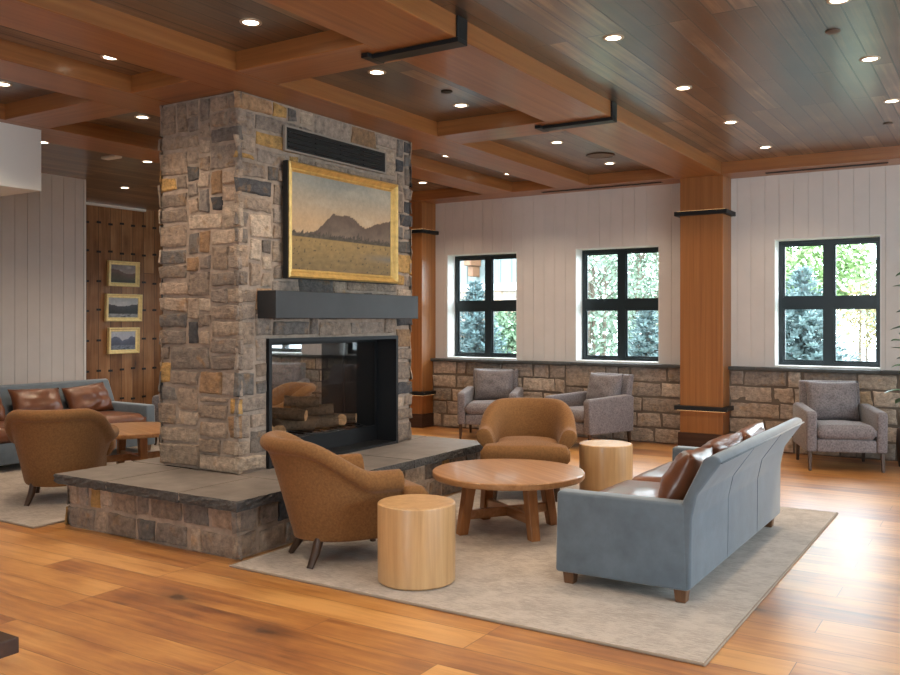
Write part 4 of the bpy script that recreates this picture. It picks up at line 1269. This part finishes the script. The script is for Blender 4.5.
leafy('leafy_tree', -3.75, 20, 4.2, (0, 0, 3.1, 1.35, 1.2, 1.35), 'bright green leafy tree in the upper left pane of the right window', 5, (.21, .31, .13), 4200, .14)
leafy('leafy_tree', -2.9, 22.5, 4.0, (0, 0, 3.0, .7, .8, 1.3), 'thin pale green tree behind the right window middle bar', 6, (.24, .31, .19), 700, .13)
leafy('young_tree', -2.05, 17.0, 2.4, (0, 0, 1.85, .55, .5, .62), 'young yellow-leaved tree in the lower right pane of the right window', 7, (.30, .25, .13), 900, .08)
for i, (x, y, lb) in enumerate(((-6.87, 16.2, 'slender birch-like tree at the left of the middle window'), (-8.06, 19.8, 'slender birch-like tree second from left in the middle window'), (-6.81, 18.0, 'slender birch-like tree behind the middle window bar'), (-7.74, 21.6, 'slender birch-like tree at the right of the middle window'))):
    leafy('slender_tree', x, y, 4.4, (0, 0, 2.7, .72, .55, 2.0), lb, 20 + i, (.24, .31, .24), 2300, .11, trunks=3, spread=.2)
for i in range(7):
    leafy('distant_tree', -28 + i * 5.6, 62, 5, (0, 0, 2.6, 2.4, 1.5, 2.3), 'distant grey-green tree in the line beyond the road', 40 + i, (.17, .22, .19), 900, .5)['group'] = 'tree line beyond the road'
t = thing('neighbour_building', 'pale sided building with stone base outside the leftmost clear window', 'building', (-11.6, 18.0, GZ))
b = BM()
box(b, -3.2, 2.4, 0, 3, 2.42, 5.2)
k = -3.2
while k < 2.4:
    box(b, k, k + .03, -.02, 0, 2.6, 5.2); k += .3
obj('wall', b, M_['siding'], t)
obj('trim_band', box(BM(), -3.25, 2.45, -.06, 3, 2.42, 2.58), M_['white'], t)
b = BM(); lay = colattr(b); stone_face(b, lay, (-3.2, 0, 0), (1, 0, 0), (0, -1, 0), 5.6, 2.42, 77, cu=.1, cv=.1); box(b, -3.19, 2.39, .005, 3, 0, 2.42, mi=1); KEEP.append(b)
obj('stone_base', b, [M_['stone'], M_['mortar']], t)
b = BM(); box(b, .92, 1.12, -.5, -.02, 3.0, 4.6, .01); box(b, .95, 1.09, -.35, -.02, 2.75, 3.0, .02)
obj('timber_bracket', b, M_['timber'], t)

# ------------------------------------------------------------------ light
w = bpy.data.worlds.new('World'); SC.world = w; w.use_nodes = True
bg = w.node_tree.nodes['Background']
SKY = 13.5
bg.inputs['Color'].default_value = (.80, .92, 1.0, 1); bg.inputs['Strength'].default_value = SKY

def portal(x, y, z, sx, sz, rot):
    l = bpy.data.lights.new('daylight_portal', 'AREA'); l.shape = 'RECTANGLE'; l.size = sx; l.size_y = sz
    l.cycles.is_portal = True
    o = bpy.data.objects.new('daylight_portal', l); link(o); o.location = (x, y, z); o.rotation_euler = rot
for (a, c) in WIN: portal((a + c) / 2, YW + .30, (WZ0 + WZ1) / 2, c - a, WZ1 - WZ0, (R(-90), 0, 0))
for (a, c) in RW: portal(XR + .2, (a + c) / 2, 1.625, c - a, 1.7, (R(90), 0, R(90)))
for (a, c) in RB: portal((a + c) / 2, Y0 - .2, 1.6, c - a, 2.7, (R(90), 0, 0))

# ------------------------------------------------------------------ camera
cd = bpy.data.cameras.new('camera'); cam = bpy.data.objects.new('camera', cd); link(cam)
cam.location = (0, 0, 1.5); cam.rotation_euler = (R(90), 0, R(32.255))
cd.sensor_width = 36; cd.lens = 36 * 881 / 900; cd.shift_y = -(337.5 - 320.6) / 900; cd.clip_end = 300; cd.clip_start = .05
SC.camera = cam
SC.view_settings.view_transform = 'Standard'; SC.view_settings.look = 'None'
SC.view_settings.exposure = 0.15; SC.view_settings.gamma = 1.0; SC.view_settings.use_curve_mapping = False
SC.cycles.use_denoising = True
SC.cycles.max_bounces = 10; SC.cycles.transparent_max_bounces = 16
SC.cycles.sample_clamp_indirect = 6
